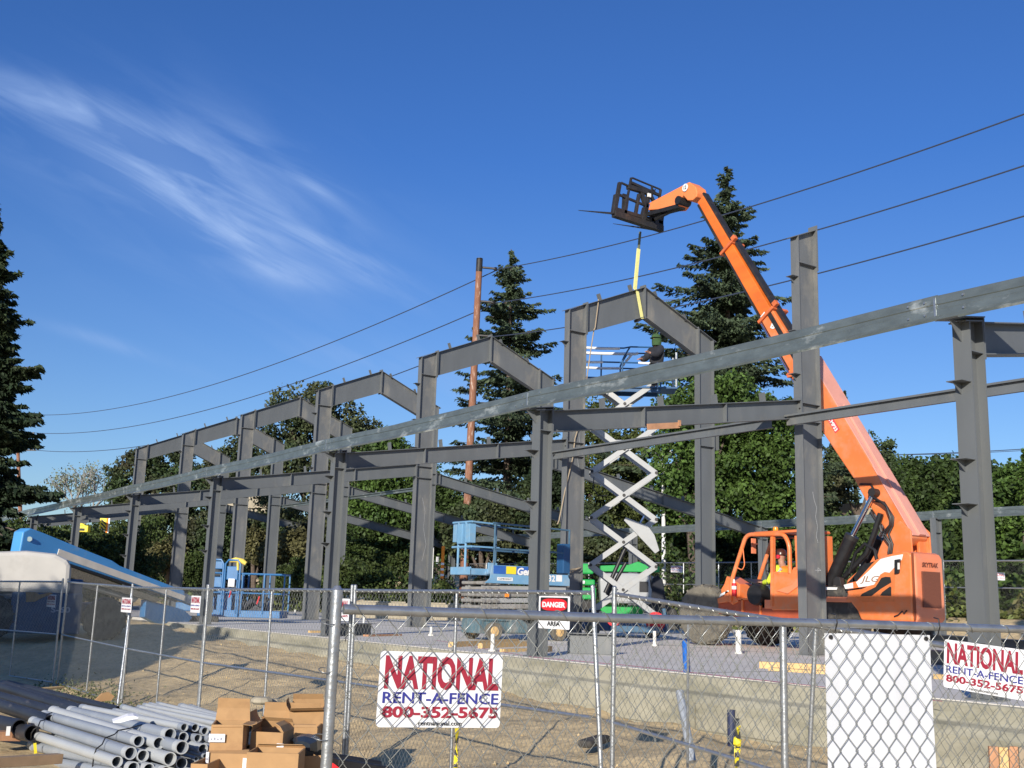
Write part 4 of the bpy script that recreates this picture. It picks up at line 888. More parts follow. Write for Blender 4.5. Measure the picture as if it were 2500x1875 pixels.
# operator, seated in the cab
def wv(x, y, X): v = onp('X', X, x, y); return (v.x, v.y, v.z)
X0 = 7.75; hd = Vector(wv(1906, 1358, X0))
J = {'head': tuple(hd), 'headtop': tuple(hd+Vector((0, 0, .08))), 'neck': tuple(hd+Vector((0, -.02, -.15))), 'chest': tuple(hd+Vector((0, -.06, -.34))), 'belly': tuple(hd+Vector((0, -.09, -.52))), 'pelvis': tuple(hd+Vector((0, -.08, -.70))),
     'shl': tuple(hd+Vector((-.19, -.03, -.25))), 'ell': tuple(hd+Vector((-.24, .10, -.52))), 'wrl': tuple(hd+Vector((-.14, .36, -.55))), 'hal': tuple(hd+Vector((-.12, .43, -.54))),
     'shr': tuple(hd+Vector((.19, -.03, -.25))), 'elr': tuple(hd+Vector((.24, .12, -.50))), 'wrr': tuple(hd+Vector((.16, .36, -.48))), 'har': tuple(hd+Vector((.14, .43, -.46))),
     'hil': tuple(hd+Vector((-.10, -.04, -.72))), 'knl': tuple(hd+Vector((-.14, .42, -.68))), 'anl': tuple(hd+Vector((-.14, .55, -1.10))), 'tol': tuple(hd+Vector((-.14, .70, -1.14))),
     'hir': tuple(hd+Vector((.10, -.04, -.72))), 'knr': tuple(hd+Vector((.14, .42, -.68))), 'anr': tuple(hd+Vector((.14, .55, -1.10))), 'tor': tuple(hd+Vector((.14, .70, -1.14))), 'face': (-.15, 1, -.05)}
cl = [('shirt', hivis, ['belly', 'chest', 'shl', 'ell', 'wrl', 'shr', 'elr', 'wrr'], [(0, 1), (1, 2), (2, 3), (3, 4), (1, 5), (5, 6), (6, 7)], .022),
      ('trousers', denim, ['pelvis', 'hil', 'knl', 'anl', 'hir', 'knr', 'anr'], [(0, 1), (1, 2), (2, 3), (0, 4), (4, 5), (5, 6)], .015)]
def op_parts(t, hd, f, sd):
    hat(t, hd, f, sd, brownhat, earred)
    b = MB(); c = Vector(J['chest']); b.lathe([(.165, -.2), (.185, -.02), (.17, .10), (.07, .16)], 'Z', c+Vector((0, .0, -.02)), 16); b.build('vest', hivis_o, t, smooth=True)
    b = MB(); b.tube([c+Vector((-.16, -.10, .08)), c+Vector((-.2, -.02, .0)), c+Vector((-.2, .05, -.15))], .03, 6); b.lathe([(.189, -.03), (.189, .02)], 'Z', c+Vector((0, 0, -.12)), 16); b.build('reflective_strip', silver, t)
person('person', 'seated driver in yellow and orange hi-vis with dark hard hat inside the orange cab', J, cl, op_parts)

# ------------------------------------------------------------------ raised scissor lift
def scissor_base(T, L_, Wd, mat, wheelm, r=.19):
    b = MB(); b.box(-L_/2, L_/2, -Wd/2+.06, Wd/2-.06, .14, .42); b.box(-L_/2+.05, L_/2-.05, -Wd/2+.02, Wd/2-.02, .40, .52); b.build('chassis', mat, T, bevel=.02)
    for s_ in (-1, 1): b = MB(); b.box(-L_/2+.75, L_/2-.75, s_*(Wd/2-.045)-.055, s_*(Wd/2-.045)+.055, .16, .50); b.build('side_tray', mat, T, bevel=.015)
    for x in (-L_/2+.32, L_/2-.32):
        for y in (-Wd/2, Wd/2):
            b = MB(); b.lathe([(r*.6, -.055), (r*.95, -.065), (r, -.03), (r, .03), (r*.95, .065), (r*.6, .055)], 'Y', (0, 0, 0), 24); w = b.build('wheel', wheelm, T, smooth=True, loc=(x, y, r))
            b = MB(); b.lathe([(r*.62, -.03), (r*.5, -.07), (r*.2, -.075), (.01, -.08)], 'Y', (0, 0, 0), 20); b.build('rim', wood if wheelm is tyre_light else greyarm, w, smooth=True)
def arms(T, x0, x1, z0, dz, n, yh, matA, matB, w=.13, th=.05):
    for i in range(n):
        za, zb = z0+i*dz, z0+(i+1)*dz
        for s_ in (-1, 1):
            for (pa, pb, off, mt) in (((x0, za), (x1, zb), 0.0, matA), ((x1, za), (x0, zb), .075, matB)):
                y = s_*(yh-off); b = MB(); b.bar((pa[0], y, pa[1]), (pb[0], y, pb[1]), th, w, up=(0, 0, 1)); b.build('scissor_arm', mt, T, bevel=.006)
        for px, pz in ((x0, za), (x1, za), ((x0+x1)/2, (za+zb)/2)):
            b = MB(); q = yh+.04; b.tube([(px, -q, pz), (px, -q+.02, pz), (px, -q+.02, pz), (px, q-.02, pz), (px, q-.02, pz), (px, q, pz)], [.042, .042, .03, .03, .042, .042], 12); b.build('pivot_pin', dkmetal, T, smooth=True)
v = at(1519, 1400, 28.9); RS = R(-36)
t = thing('scissor_lift', 'tall raised scissor lift with white crossed arms and blue platform under the ridge', 'scissor lift', (v.x, v.y, 0), RS)
scissor_base(t, 2.2, .95, blue_dark, tyre_light)
PXM = 28.5/FPX
def sx_(x): return (x-1519)*PXM                              # metres along the platform
arms(t, -.85, .85, .58, 1.225, 5, .34, greyarm, greyarm, w=.14, th=.045)
b = MB(); b.prism([(.05, 3.06), (.62, 2.86), (.80, 2.62), (.93, 2.22), (.82, 2.14), (.0, 2.98)], 'Y', -.42, -.38); b.build('lift_bracket', greyarm, t, bevel=.008)
b = MB(); b.tube([(-.45, -.1, 1.1), (.1, -.1, 2.35)], .055, 10); b.tube([(-.38, .1, 1.05), (.1, .1, 1.9)], .05, 10); b.build('lift_cylinder', black, t, smooth=True)
MB().tube([(.1, -.1, 2.35), (.58, -.1, 3.15)], .028, 8).build('lift_rod', chrome, t, smooth=True)
MB().tube([(-.8, -.4, 4.1), (-.82, -.42, 3.8), (-.68, -.42, 3.6), (-.45, -.4, 3.62)], .014, 6).build('hose', black, t, smooth=True)
ZT = at(1560, 821, 28.5).z; ZM = at(1560, 863, 28.5).z; ZD = at(1450, 926, 28.5).z; XL = -1.25
b = MB(); b.box(XL, 1.4, -.40, .40, ZD, ZD+.05)
for y in (-.3, .3): b.box(-1.0, .95, y-.04, y+.04, ZD-.10, ZD)
b.build('platform_deck', blue_dark, t, bevel=.008)
b = MB(); b.box(XL, sx_(1500), -.43, -.41, ZD+.0, ZD+.27); b.build('side_tarp', blue_dark, t)
b = MB(); b.box(XL, sx_(1434), -.46, -.432, ZD+.02, ZD+.22); b.build('white_pad', white, t, bevel=.01)
b = MB(); b.tube([(sx_(1500), -.47, ZD+.1), (sx_(1520), -.49, ZD+.2), (sx_(1552), -.47, ZD+.23)], [.08, .12, .07], 10); b.build('white_bag', white, t, smooth=True)
b = MB(); r = .022
for y in (-.38, .38):
    b.tube([(XL, y, ZT-.05), (sx_(1515), y, ZT-.04), (sx_(1533), y, ZT), (.95, y, ZT)], r, 8); b.tube([(XL, y, ZM), (.95, y, ZM)], r, 8)
    b.tube([(sx_(1512), y, ZD), (sx_(1512), y, ZM+.06), (sx_(1517), y, ZM+.18), (sx_(1530), y, ZT-.02)], r, 8)
    for x in ((XL, .95) if y < 0 else (XL, -.6, .95)): b.tube([(x, y, ZD), (x, y, ZT-.03)], r, 8)
for z in (ZM, ZT-.05): b.tube([(XL, -.38, z), (XL, .38, z)], r, 8)
b.build('guard_rail', blue_dark, t, smooth=True)
b = MB()
def fo(x0, z0, x1, z1, y, r_): a = Vector((sx_(x0), y, z0)); c = Vector((sx_(x1), y, z1)); b.tube([a, (a+c)/2+Vector((0, 0, -.012)), c], r_, 10)
fo(1410, ZT-.05, 1505, ZT-.055, -.38, .036); fo(1405, ZT-.02, 1540, ZT-.02, .38, .042); fo(1408, ZM, 1463, ZM, -.38, .034); fo(1408, ZM, 1512, ZM, .38, .036); fo(1540, ZT-.02, 1558, ZT+.0, .38, .04); fo(1552, ZM, 1600, ZM, -.38, .034)
fo(1541, ZT-.04, 1526, ZT-.24, .38, .036); fo(1523, ZT-.27, 1519, ZT-.36, .38, .034)
b.build('foam_sleeve', foam, t, smooth=True)
b = MB()
for y in (-.34, .34):
    b.tube([(.9, y, ZM), (1.4, y, ZM)], .026, 8)
    for x in ((.87, 1.38) if y < 0 else (1.38,)): b.tube([(x, y, ZD), (x, y, ZT-.12)], .032, 8)
b.tube([(1.4, -.34, ZM), (1.4, .34, ZM)], .026, 8); b.build('extension_rail', galv_tube, t, smooth=True)
b = MB(); b.box(.66, .80, -.37, -.25, ZM-.1, ZT-.2); b.box(.70, .86, -.42, -.385, ZD+.08, ZM-.2); b.build('control_box', dkmetal, t, bevel=.01)
b = MB(); b.box(-1.0, -.6, -.5, -.2, .42, .66); b.build('battery_cover', black, t, bevel=.02)

hd = Vector(at(1602, 829, 28.8)); FD = hd.z-ZD-.06           # knees bent, leaning on the rail
def rel(*v): return tuple(hd+Vector(v))
J = {'head': rel(0, 0, 0), 'headtop': rel(0, 0, .08), 'neck': rel(.03, .03, -.13), 'chest': rel(.08, .08, -.34), 'belly': rel(.10, .10, -.52), 'pelvis': rel(.08, .08, -.68), 'face': (-1, -.2, .3),
     'shl': rel(.06, -.12, -.25), 'ell': rel(-.12, -.16, -.45), 'wrl': rel(-.30, -.10, -.42), 'hal': rel(-.37, -.08, -.40), 'shr': rel(.06, .27, -.25), 'elr': rel(-.1, .30, -.48), 'wrr': rel(-.28, .26, -.52), 'har': rel(-.35, .25, -.53),
     'hil': rel(.08, -.02, -.71), 'knl': rel(-.20, -.08, -.88), 'anl': rel(.05, -.08, -FD), 'tol': rel(-.09, -.09, -FD-.01), 'hir': rel(.08, .18, -.71), 'knr': rel(-.12, .24, -.90), 'anr': rel(.10, .22, -FD), 'tor': rel(-.04, .23, -FD-.01)}
cl = [('jacket', darkcloth, ['belly', 'chest', 'shl', 'ell', 'wrl', 'shr', 'elr', 'wrr', 'pelvis'], [(8, 0), (0, 1), (1, 2), (2, 3), (3, 4), (1, 5), (5, 6), (6, 7)], .05),
      ('trousers', denim, ['belly', 'pelvis', 'hil', 'knl', 'anl', 'hir', 'knr', 'anr'], [(0, 1), (1, 2), (2, 3), (3, 4), (1, 5), (5, 6), (6, 7)], .03)]
def p2(t, hd, f, sd):
    hat(t, hd, f, sd, olive); b = MB(); b.lathe([(.12, -.16), (.13, -.04), (.125, .06), (.1, .12)], 'Z', hd-f*.02, 14); b.build('neck_shade', olive, t, smooth=True)
person('person', 'worker in dark clothes with a green hood on the raised lift platform', J, cl, p2)

# ------------------------------------------------------------------ lowered blue scissor lift
t = thing('scissor_lift', 'folded blue scissor lift with grey stacked arms standing on the slab behind a column', 'scissor lift', (3.95, 13.22, 0))
scissor_base(t, 2.35, .82, M('teal_grey_paint', (.10, .17, .20), .55, 0, .2, 5, col2=(.22, .22, .20), c2=(.5, .7), s2=4), tyre_light)
rr = random.Random(4)
for k in range(5):
    for s_ in (-1, 1):
        z = .57+.125*k; mt = greyarm if (k % 2 == 0) else greyarm_d
        b = MB(); b.bar((-1.1, s_*.34, z), (1.08, s_*.34, z+.05), .05, .10); b.bar((-1.08, s_*.25, z+.06), (1.1, s_*.25, z), .05, .09); b.build('scissor_arm', mt, t, bevel=.006)
b = MB()
for k in range(6):
    for x in (-1.12, -.98, -.80, 1.1):
        b.tube([(x, -.42, .56+.125*k+rr.uniform(-.01, .01)), (x, .42, .56+.125*k)], .04, 10)
    b.box(-1.16, -.72, -.40, -.36, .53+.125*k, .58+.125*k)
b.build('pivot_pin', greyarm_d, t, smooth=True)
b = MB(); b.prism([(-.95, 1.18), (-1.12, 1.18), (-1.0, 1.28), (-.95, 1.56), (-.02, 1.56), (.0, 1.42), (1.05, 1.42), (1.12, 1.32), (1.12, 1.18)], 'Y', -.44, -.415); b.box(-1.1, 1.1, -.415, .44, 1.36, 1.42)
b.build('platform_side', blue_pale, t, bevel=.006)
b = MB(); b.box(-1.45, -.9, -.38, .38, 1.34, 1.40); b.prism([(-1.47, 1.34), (-1.47, 1.47), (-1.0, 1.47), (-1.05, 1.34)], 'Y', -.40, -.385); b.box(-1.47, -1.45, -.4, .4, 1.34, 1.50); b.box(-1.05, -.82, -.43, -.40, 1.38, 1.60)
b.build('platform_extension', blue_pale, t, bevel=.005)
b = MB(); b.box(-.92, -.02, -.446, -.4415, 1.38, 1.55); b.build('decal', M('decal_blue', (.03, .12, .42), .5), t); b = MB(); b.box(-.60, -.34, -.449, -.4465, 1.385, 1.545); b.build('decal', yellow, t)
b = MB(); b.box(-.82, -.42, -.4465, -.4415, 1.24, 1.31); b.build('decal', white, t); text('CLIMB RIGHT', .34, .035, blackink, t, (-.79, -.4475, 1.258))
text('Genie', .52, .16, white, t, (-.31, -.450, 1.37), bold=.04, shear=.2); text('32', .19, .14, white, t, (.52, -.445, 1.26), bold=.03)
b = MB(); b.box(.74, .90, -.446, -.4415, 1.27, 1.41); b.build('decal', white, t)
b = MB()
for y in (-.38, .38):
    b.tube([(-1.45, y, 2.44), (-.9, y, 2.42), (-.75, y, 2.40)], .02, 8); b.tube([(-1.45, y, 1.92), (-.75, y, 1.92)], .02, 8)
for y in (-.15, .14): b.tube([(-1.45, y, 1.42), (-1.45, y, 2.44)], .026, 8)
for z in (1.92, 2.44): b.tube([(-1.45, -.38, z), (-1.45, .38, z)], .024, 8)
b.build('extension_rail', blue_pale, t, smooth=True)
b = MB()
for y in (-.42, .42):
    b.tube([(-.95, y, 2.44), (1.1, y, 2.40)], .02, 8); b.tube([(-.95, y, 1.90), (1.1, y, 1.90)], .02, 8)
    for x in ((-.90, .35, 1.1) if y < 0 else (-.3, 1.1)): b.tube([(x, y, 1.42), (x, y, 2.42)], .022, 8)
b.build('guard_rail', M('steel_blue', (.06, .13, .20), .5, 0, .2), t, smooth=True)
b = MB(); b.box(-1.50, -1.40, .17, .30, 2.02, 2.40); b.box(-1.52, -1.38, -.10, .10, 1.98, 2.40); b.box(-1.50, -1.34, -.36, -.18, 2.0, 2.40); b.build('control_box', blue_pale, t, bevel=.01)
b = MB(); b.box(.92, 1.12, -.45, -.2, 1.45, 2.1); b.build('gate', blue_dark, t, bevel=.02)
b = MB(); b.box(-.6, -.5, -.45, -.41, .9, 1.05); b.build('orange_reflector', hivis_o, t, bevel=.01)

# ------------------------------------------------------------------ blue boom lift, left
BX, BY = -4.0, 20.45
T2 = thing('boom_lift', 'blue boom lift with a white hood, its boom sloping down to a blue work basket', 'boom lift', (BX, BY, gz(BX, BY)), R(-14))
ph = R(-14); g0 = gz(BX, BY)
def bl3(v): d = Vector(v)-Vector((BX, BY, g0)); return Vector((d.x*math.cos(-ph)-d.y*math.sin(-ph), d.x*math.sin(-ph)+d.y*math.cos(-ph), d.z))
for x in (-1.15, 1.15):
    for y in (-1.0, .5): tyre(.46, .36, 16, rubber, greyarm, T2, (x, y, .46))
b = MB(); b.box(-1.75, 1.6, -.75, .75, .35, .80); b.box(-.8, .65, -1.16, -.7, .12, 1.0); b.build('chassis', M('shaded_chassis_blue', (.03, .07, .14), .5, 0, .15), T2, bevel=.03)  # blue kept dark, the shade on the chassis is put into the colour
text('S-60', .40, .13, M('dim_white', (.30, .34, .40), .6), T2, (.02, -1.164, .58), bold=.03)
b = MB(); b.lathe([(.55, .78), (.55, .95)], 'Z', (0, 0, 0), 24); b.build('turntable_ring', dkmetal, T2, smooth=True)
# turntable hood
b = MB(); prof = [(-2.6, .98), (-2.65, 1.45), (-2.3, 1.70), (-1.6, 1.84), (-.8, 1.90), (-.2, 1.86), (.05, 1.74), (.14, 1.62), (.16, .98)]
b.prism([(x+.2, z) for x, z in prof], 'Y', -1.15, -.30); b.build('hood', offwhite, T2, smooth=False, bevel=.10)
b = MB(); b.box(-2.5, .3, -1.0, 1.0, .84, 1.0); b.build('turntable', M('slate_paint', (.10, .12, .16), .5), T2, bevel=.02)
b = MB(); b.box(.2, .62, -.3, .15, .95, 1.32); b.build('valve_cover', blue_dark, T2, bevel=.03)
b = MB(); b.box(-1.9, -1.7, -.9, -.8, 1.9, 2.05); b.build('beacon', amber, T2, bevel=.02)
# boom
s0 = bl3(at(58, 1316, 26.4)); s1 = bl3(at(408, 1440, 30.2)); s2 = bl3(at(470, 1478, 31.2)); d_ = (s1-s0).normalized(); latv = Vector((-d_.y, d_.x, 0)).normalized(); nrm = d_.cross(latv).normalized(); nrm = nrm if nrm.z > 0 else -nrm
b = MB(); pts = [(-.12, -.42), (-.20, .12), (-.05, .26), (.35, .26), (1.6, .22), (2.6, .20), (2.9, .14), (5.3, .10), (5.35, -.18), (.8, -.24), (.3, -.45)]
def bmp(a, h, y): return s0+d_*a+nrm*h+latv*y
def bprism(pts, y0, y1, nm, mat, bev=.02, par=T2):
    b = MB(); n = len(pts); vs = [bmp(a, h, y) for y in (y0, y1) for a, h in pts]; b.add(vs, [tuple(range(n))[::-1], tuple(range(n, 2*n))]+[(i, (i+1) % n, n+(i+1) % n, n+i) for i in range(n)]); return b.build(nm, mat, par, bevel=bev)
bprism(pts, -.18, .18, 'boom', blue_boom, .03)
bprism([(.9, .02), (.9, -.17), (5.35, -.17), (5.35, -.03)], -.20, -.181, 'boom_stripe', M('cream_panel', (.78, .70, .58), .6, 0, .1, 3), .004)
bprism([(.5, -.30), (5.1, -.26), (5.1, -.21), (.6, -.24)], -.19, -.1, 'cable_track', black, .004)
bprism([(.7, -.40), (.9, -.30), (4.6, -.32), (4.4, -.45), (1.0, -.56)], -.16, -.04, 'cable_chain', M('chain_tan', (.20, .17, .12), .8, 0, .5, 40), .004)
bprism([(1.3, -.62), (1.4, -.48), (3.9, -.46), (3.8, -.60)], -.05, .15, 'lower_arm', greyarm_d, .02)
bprism([(5.2, .06), (5.2, -.16), (6.6, -.20), (6.6, -.02)], -.13, .13, 'boom_extension', M('grey_blue', (.30, .35, .40), .5), .01)
MB().lathe([(.06, 0), (.06, .03)], 'Y', bmp(0, 0, -.21), 12).build('boom_pin', chrome, T2, smooth=True)
bprism([(4.2, -.9), (4.1, -.45), (5.5, -.38), (5.9, -.5), (5.7, -.85), (5.0, -1.0)], -.1, .1, 'boom_foot', blue, .02)
b = MB(); v = bmp(6.4, -.3, 0); b.box(v.x-.5, v.x+.4, v.y-.2, v.y+.2, v.z-.35, v.z-.05); b.build('jib_guard', rubber, T2, bevel=.03)
# work basket, flat to the camera side
bp = Vector((2.75, 25.35, 0)); rzb = R(-34.0); bkt = thing('basket_holder', 'x', 'x'); bpy.data.objects.remove(bkt)
c_, s_n = math.cos(rzb-ph), math.sin(rzb-ph); o_ = bl3((bp.x, bp.y, .18))
def bk(x, y, z): return (o_.x+x*c_-y*s_n, o_.y+x*s_n+y*c_, o_.z-.06+z*1.14)
b = MB(); HW, HD = 1.05, .42
b.hexa([bk(-HW, -HD, 0), bk(HW, -HD, 0), bk(HW, HD, 0), bk(-HW, HD, 0), bk(-HW, -HD, .18), bk(HW, -HD, .18), bk(HW, HD, .18), bk(-HW, HD, .18)]); b.build('basket_floor', blue, T2, bevel=.015)
b = MB(); r = .024
for y in (-HD, HD):
    for z in (.62, 1.12): b.tube([bk(-HW, y, z), bk(HW, y, z)], r, 8)
    for x in (-HW, -.35, -.2, .45, HW): b.tube([bk(x, y, .1), bk(x, y, 1.12)], r, 8)
for x in (-HW, HW):
    for z in (.62, 1.12): b.tube([bk(x, -HD, z), bk(x, HD, z)], r, 8)
for x0 in (-1.22, -.72):
    b.tube([bk(x0, -HD-.05, .0), bk(x0, -HD-.05, 1.36), bk(x0+.08, -HD-.05, 1.46), bk(x0+.36, -HD-.05, 1.46), bk(x0+.44, -HD-.05, 1.36), bk(x0+.44, -HD-.05, .0)], .03, 8)
b.build('basket_rail', blue, T2, smooth=True)
b = MB()
def kb(x0, x1, y0, y1, z0, z1): b.hexa([bk(x0, y0, z0), bk(x1, y0, z0), bk(x1, y1, z0), bk(x0, y1, z0), bk(x0, y0, z1), bk(x1, y0, z1), bk(x1, y1, z1), bk(x0, y1, z1)])
kb(-1.2, -.8, -.46, -.36, 1.22, 1.42); kb(-1.2, -.8, -.46, -.40, .75, 1.02); kb(-.68, -.34, -.46, -.36, .95, 1.30); kb(-.95, -.5, -.3, .1, .1, .75); b.build('control_console', blue, T2, bevel=.02)
b = MB(); kb(-.60, -.42, -.50, -.44, .78, .98); b.build('white_label', white, T2)
b = MB(); b.tube([bk(-.62, -.4, 1.44), bk(-.45, -.4, 1.47), bk(-.25, -.4, 1.44), bk(-.14, -.4, 1.38)], [.05, .08, .08, .06], 10); b.tube([bk(-.38, -.42, 1.4), bk(-.36, -.44, 1.2)], .035, 8); b.build('yellow_glove', M('work_glove_yellow', (.82, .62, .12), .8, 0, .1), T2, smooth=True)
b = MB(); b.tube([bk(-.2, -.2, .2), bk(.1, -.3, .45), bk(.3, -.1, .3), bk(.55, -.2, .5)], .07, 6); kb(-.4, .4, -.1, .3, .18, .42); b.build('tool_heap', M('tool_dark', (.05, .055, .07), .7, 0, .6, 12), T2)
b = MB(); b.tube([bk(-.55, -.46, .5), bk(-.5, -.48, .7)], .022, 6); b.build('red_strap', dangerred, T2); b = MB(); b.tube([bk(.28, -.46, .35), bk(.35, -.48, .55)], .022, 6); b.build('red_strap', dangerred, T2)
b = MB(); kb(-1.5, -1.0, -.3, .3, .0, .5); kb(-2.2, -1.4, -.15, .15, .12, .34); b.build('basket_mount', blue, T2, bevel=.03)

# ------------------------------------------------------------------ green boom lift behind the scissors
gp = at(1520, 1500, 38); GX0, GY0 = gp.x, gp.y
T3 = thing('boom_lift', 'parked green boom lift with a grey rounded engine hood behind the white scissor arms', 'boom lift', (GX0, GY0, 0), R(-34.6))
for x in (-1.3, 1.1):
    for y in (-.9, .9): tyre(.46, .34, 14, rubber, greyarm, T3, (x, y, .46))
b = MB(); b.box(-1.7, 1.5, -.6, .6, .4, .8); b.build('chassis', green, T3, bevel=.03)
b = MB(); b.prism([(-.85, .85), (-.9, 1.6), (-.8, 1.85), (.2, 1.88), (.85, 1.85), (1.0, 1.7), (1.05, .85)], 'Y', -1.05, -.3); b.build('hood', greyarm, T3, bevel=.09)
b = MB(); b.box(.45, .75, -1.07, -1.04, 1.25, 1.6); b.build('vent_opening', black, T3)
b = MB(); b.box(-2.1, -1.0, -1.0, -.3, .95, 1.35); b.box(-2.15, -1.05, -1.02, -.3, 1.42, 1.62); b.box(-2.1, -1.1, -1.0, -.3, 1.8, 2.15); b.build('battery_box', green, T3, bevel=.05)
b = MB(); b.prism([(-.8, 1.92), (-.8, 2.12), (.2, 2.18), (.5, 2.3), (.8, 2.18), (1.25, 2.15), (1.25, 1.95)], 'Y', -.2, .2); b.build('boom', green, T3, bevel=.02)
b = MB(); b.tube([(-2.0, -1.03, 1.52), (-1.4, -1.03, 1.52)], .06, 6); b.build('white_decal', white, T3)
# small dark walk-behind machine between lift and truck
v = at(1625, 1500, 34)
t = thing('plate_compactor', 'small dark upright site machine between the green lift and the orange truck', 'site machine', (v.x, v.y, 0), R(-30))
b = MB(); b.prism([(-.25, .1), (-.3, .5), (-.15, .9), (.3, .7), (.4, .1)], 'Y', -.25, .25); b.build('engine_block', rubber, t, bevel=.05)
b = MB(); b.prism([(-.45, .8), (-.42, 1.65), (-.25, 1.75), (-.1, 1.6), (.05, .75)], 'Y', -.06, .06); b.build('cover', darkcloth, t, bevel=.03)
MB().tube([(-.2, 0, .8), (-.45, 0, 1.4), (-.5, 0, 1.9)], .03, 8).build('handle', dkmetal, t, smooth=True)
# red welder cart parts
v = at(1607, 1500, 26); b = MB(); b.tube([v+Vector((0, -.09, -.02)), v+Vector((0, .09, -.02))], .22, 18)
v = at(1600, 1503, 27.5); t = thing('hand_cart', 'small cart with red round wheel covers before the raised lift', 'cart', (v.x, v.y, 0), R(-34))
b = MB(); b.tube([(0, -.06, .42), (0, .06, .42)], .24, 20); b.build('wheel_cover', dangerred, t, smooth=True)
b = MB(); b.tube([(-1.05, -.06, .45), (-1.05, .06, .45)], .17, 20); b.build('wheel_cover', dangerred, t, smooth=True)
b = MB(); b.box(-1.1, .1, -.2, .2, .15, .3); b.bar((.3, 0, .2), (.2, 0, .75), .08, .2); b.build('cart_bed', M('cart_blue', (.05, .12, .2), .5), t, bevel=.02)

# ------------------------------------------------------------------ lumber, steel members and other things on the slab
def stick(p, q, w, h, mat, name, label, cat, group=None, z=0):
    a = Vector(p); c = Vector(q); a.z += h/2; c.z += h/2; b = MB(); b.bar(a, c, w, h); return recenter(tag(b.build(name, mat, bevel=.003), label, cat, group))
def sl(x, y, z=.0): d = ray(x, y); return CAM+d*((z-CAM.z)/d.z)
stick(sl(1100, 1580), sl(1262, 1571), .09, .09, wood, 'timber_stick', 'long pale timber lying on the slab left of the column foot', 'timber', 'loose timbers on the slab')
stick(sl(1172, 1583), sl(1290, 1577), .09, .09, wood, 'timber_stick', 'short pale timber closest to the foot of the column', 'timber', 'loose timbers on the slab')
stick(sl(1225, 1592, 0), sl(1288, 1590, 0), .09, .05, wood, 'timber_stick', 'pale timber offcut touching the foot of the column', 'timber', 'loose timbers on the slab')
stick(sl(1330, 1592), sl(1342, 1590), .09, .09, wood, 'timber_stick', 'tiny timber offcut right of the column foot', 'timber', 'loose timbers on the slab')
stick(sl(1855, 1631), sl(2040, 1640), .09, .09, wood, 'timber_stick', 'golden timber on the slab at the foot of the bare tall column', 'timber', 'loose timbers on the slab')
stick(sl(1880, 1637), sl(2090, 1650), .14, .04, wood, 'wood_board', 'golden board beside the timber at the foot of the tall column', 'board', 'loose timbers on the slab')
stick(sl(893, 1554), sl(975, 1552), .14, .04, woodred, 'wood_board', 'reddish board on the slab between the two near columns', 'board', 'loose timbers on the slab')
stick(sl(755, 1545), sl(780, 1545), .09, .05, wood, 'wood_board', 'small yellow offcut on the slab left of the near fence post', 'board', 'loose timbers on the slab')
stick(sl(2270, 1612), sl(2300, 1606), .3, .06, wood, 'wood_board', 'small yellow board at the upper left of the tilted sign', 'board', 'loose timbers on the slab')
stick(sl(2286, 1657), sl(2320, 1660), .12, .06, wood, 'wood_board', 'small yellow block left of the tilted sign', 'board', 'loose timbers on the slab')
def ibeam_lying(p, q, h, w, label, mat=steel):
    a = Vector(p); c = Vector(q); b = MB(); k = Vector((0, 0, 1)); b.bar(a+k*.006, c+k*.006, w, .012); b.bar(a+k*(h-.006), c+k*(h-.006), w, .012); b.bar(a+k*h/2, c+k*h/2, .01, h-.026)
    return recenter(tag(b.build('steel_girder', mat), label, 'steel beam', 'loose steel beams on the slab'))
ibeam_lying(sl(1385, 1596), sl(1500, 1600), .34, .22, 'dark steel beam lying on the slab right of the foremost mid column')
ibeam_lying(sl(796, 1553), sl(905, 1550), .25, .3, 'dark steel plate lying on the slab just right of the near fence post')
ibeam_lying(sl(2262, 1618), sl(2540, 1650), .22, .3, 'dark steel beam lying behind the tilted sign')
ibeam_lying(sl(2250, 1575), sl(2620, 1608), .3, .35, 'long dark steel beam on the slab behind the right-hand column')
ibeam_lying(sl(2300, 1540), sl(2640, 1560), .45, .3, 'farther dark steel beam at the right edge of the slab')
for i, (x, y, h, lab) in enumerate(((1202, 1590, .28, 'white plastic pipe stub on the slab before the folded lift'), (1598, 1577, .30, 'white plastic pipe stub on the slab below the raised lift'), (1803, 1596, .42, 'tallest white plastic pipe stub, below the orange cab'),
                               (720, 1500, .20, 'white plastic pipe stub right of the blue basket'), (888, 1524, .26, 'white plastic pipe stub beyond the near rail'), (1052, 1552, .2, 'white plastic pipe stub left of the long timber'))):
    v = sl(x, y); b = MB(); b.tube([v, v+Vector((0, 0, h))], .055 if i in (2,) else .035, 12); b.tube([v, v+Vector((0, 0, .03))], .07, 12)
    recenter(tag(b.build('pipe_stub', pvcwhite, smooth=True), lab, 'pipe stub', 'white pipe stubs in the slab'))
# pink layout string and a white conduit on the column
b = MB(); pts = [sl(x, y, .006) for x, y in ((1060, 1562), (1300, 1604), (1528, 1624), (2000, 1676), (2300, 1712))]; b.tube(pts, .0035, 4)
tag(b.build('layout_line', M('magenta_line', (.34, .10, .16), .8)), 'thin dark pink layout line along the edge of the slab', 'string')
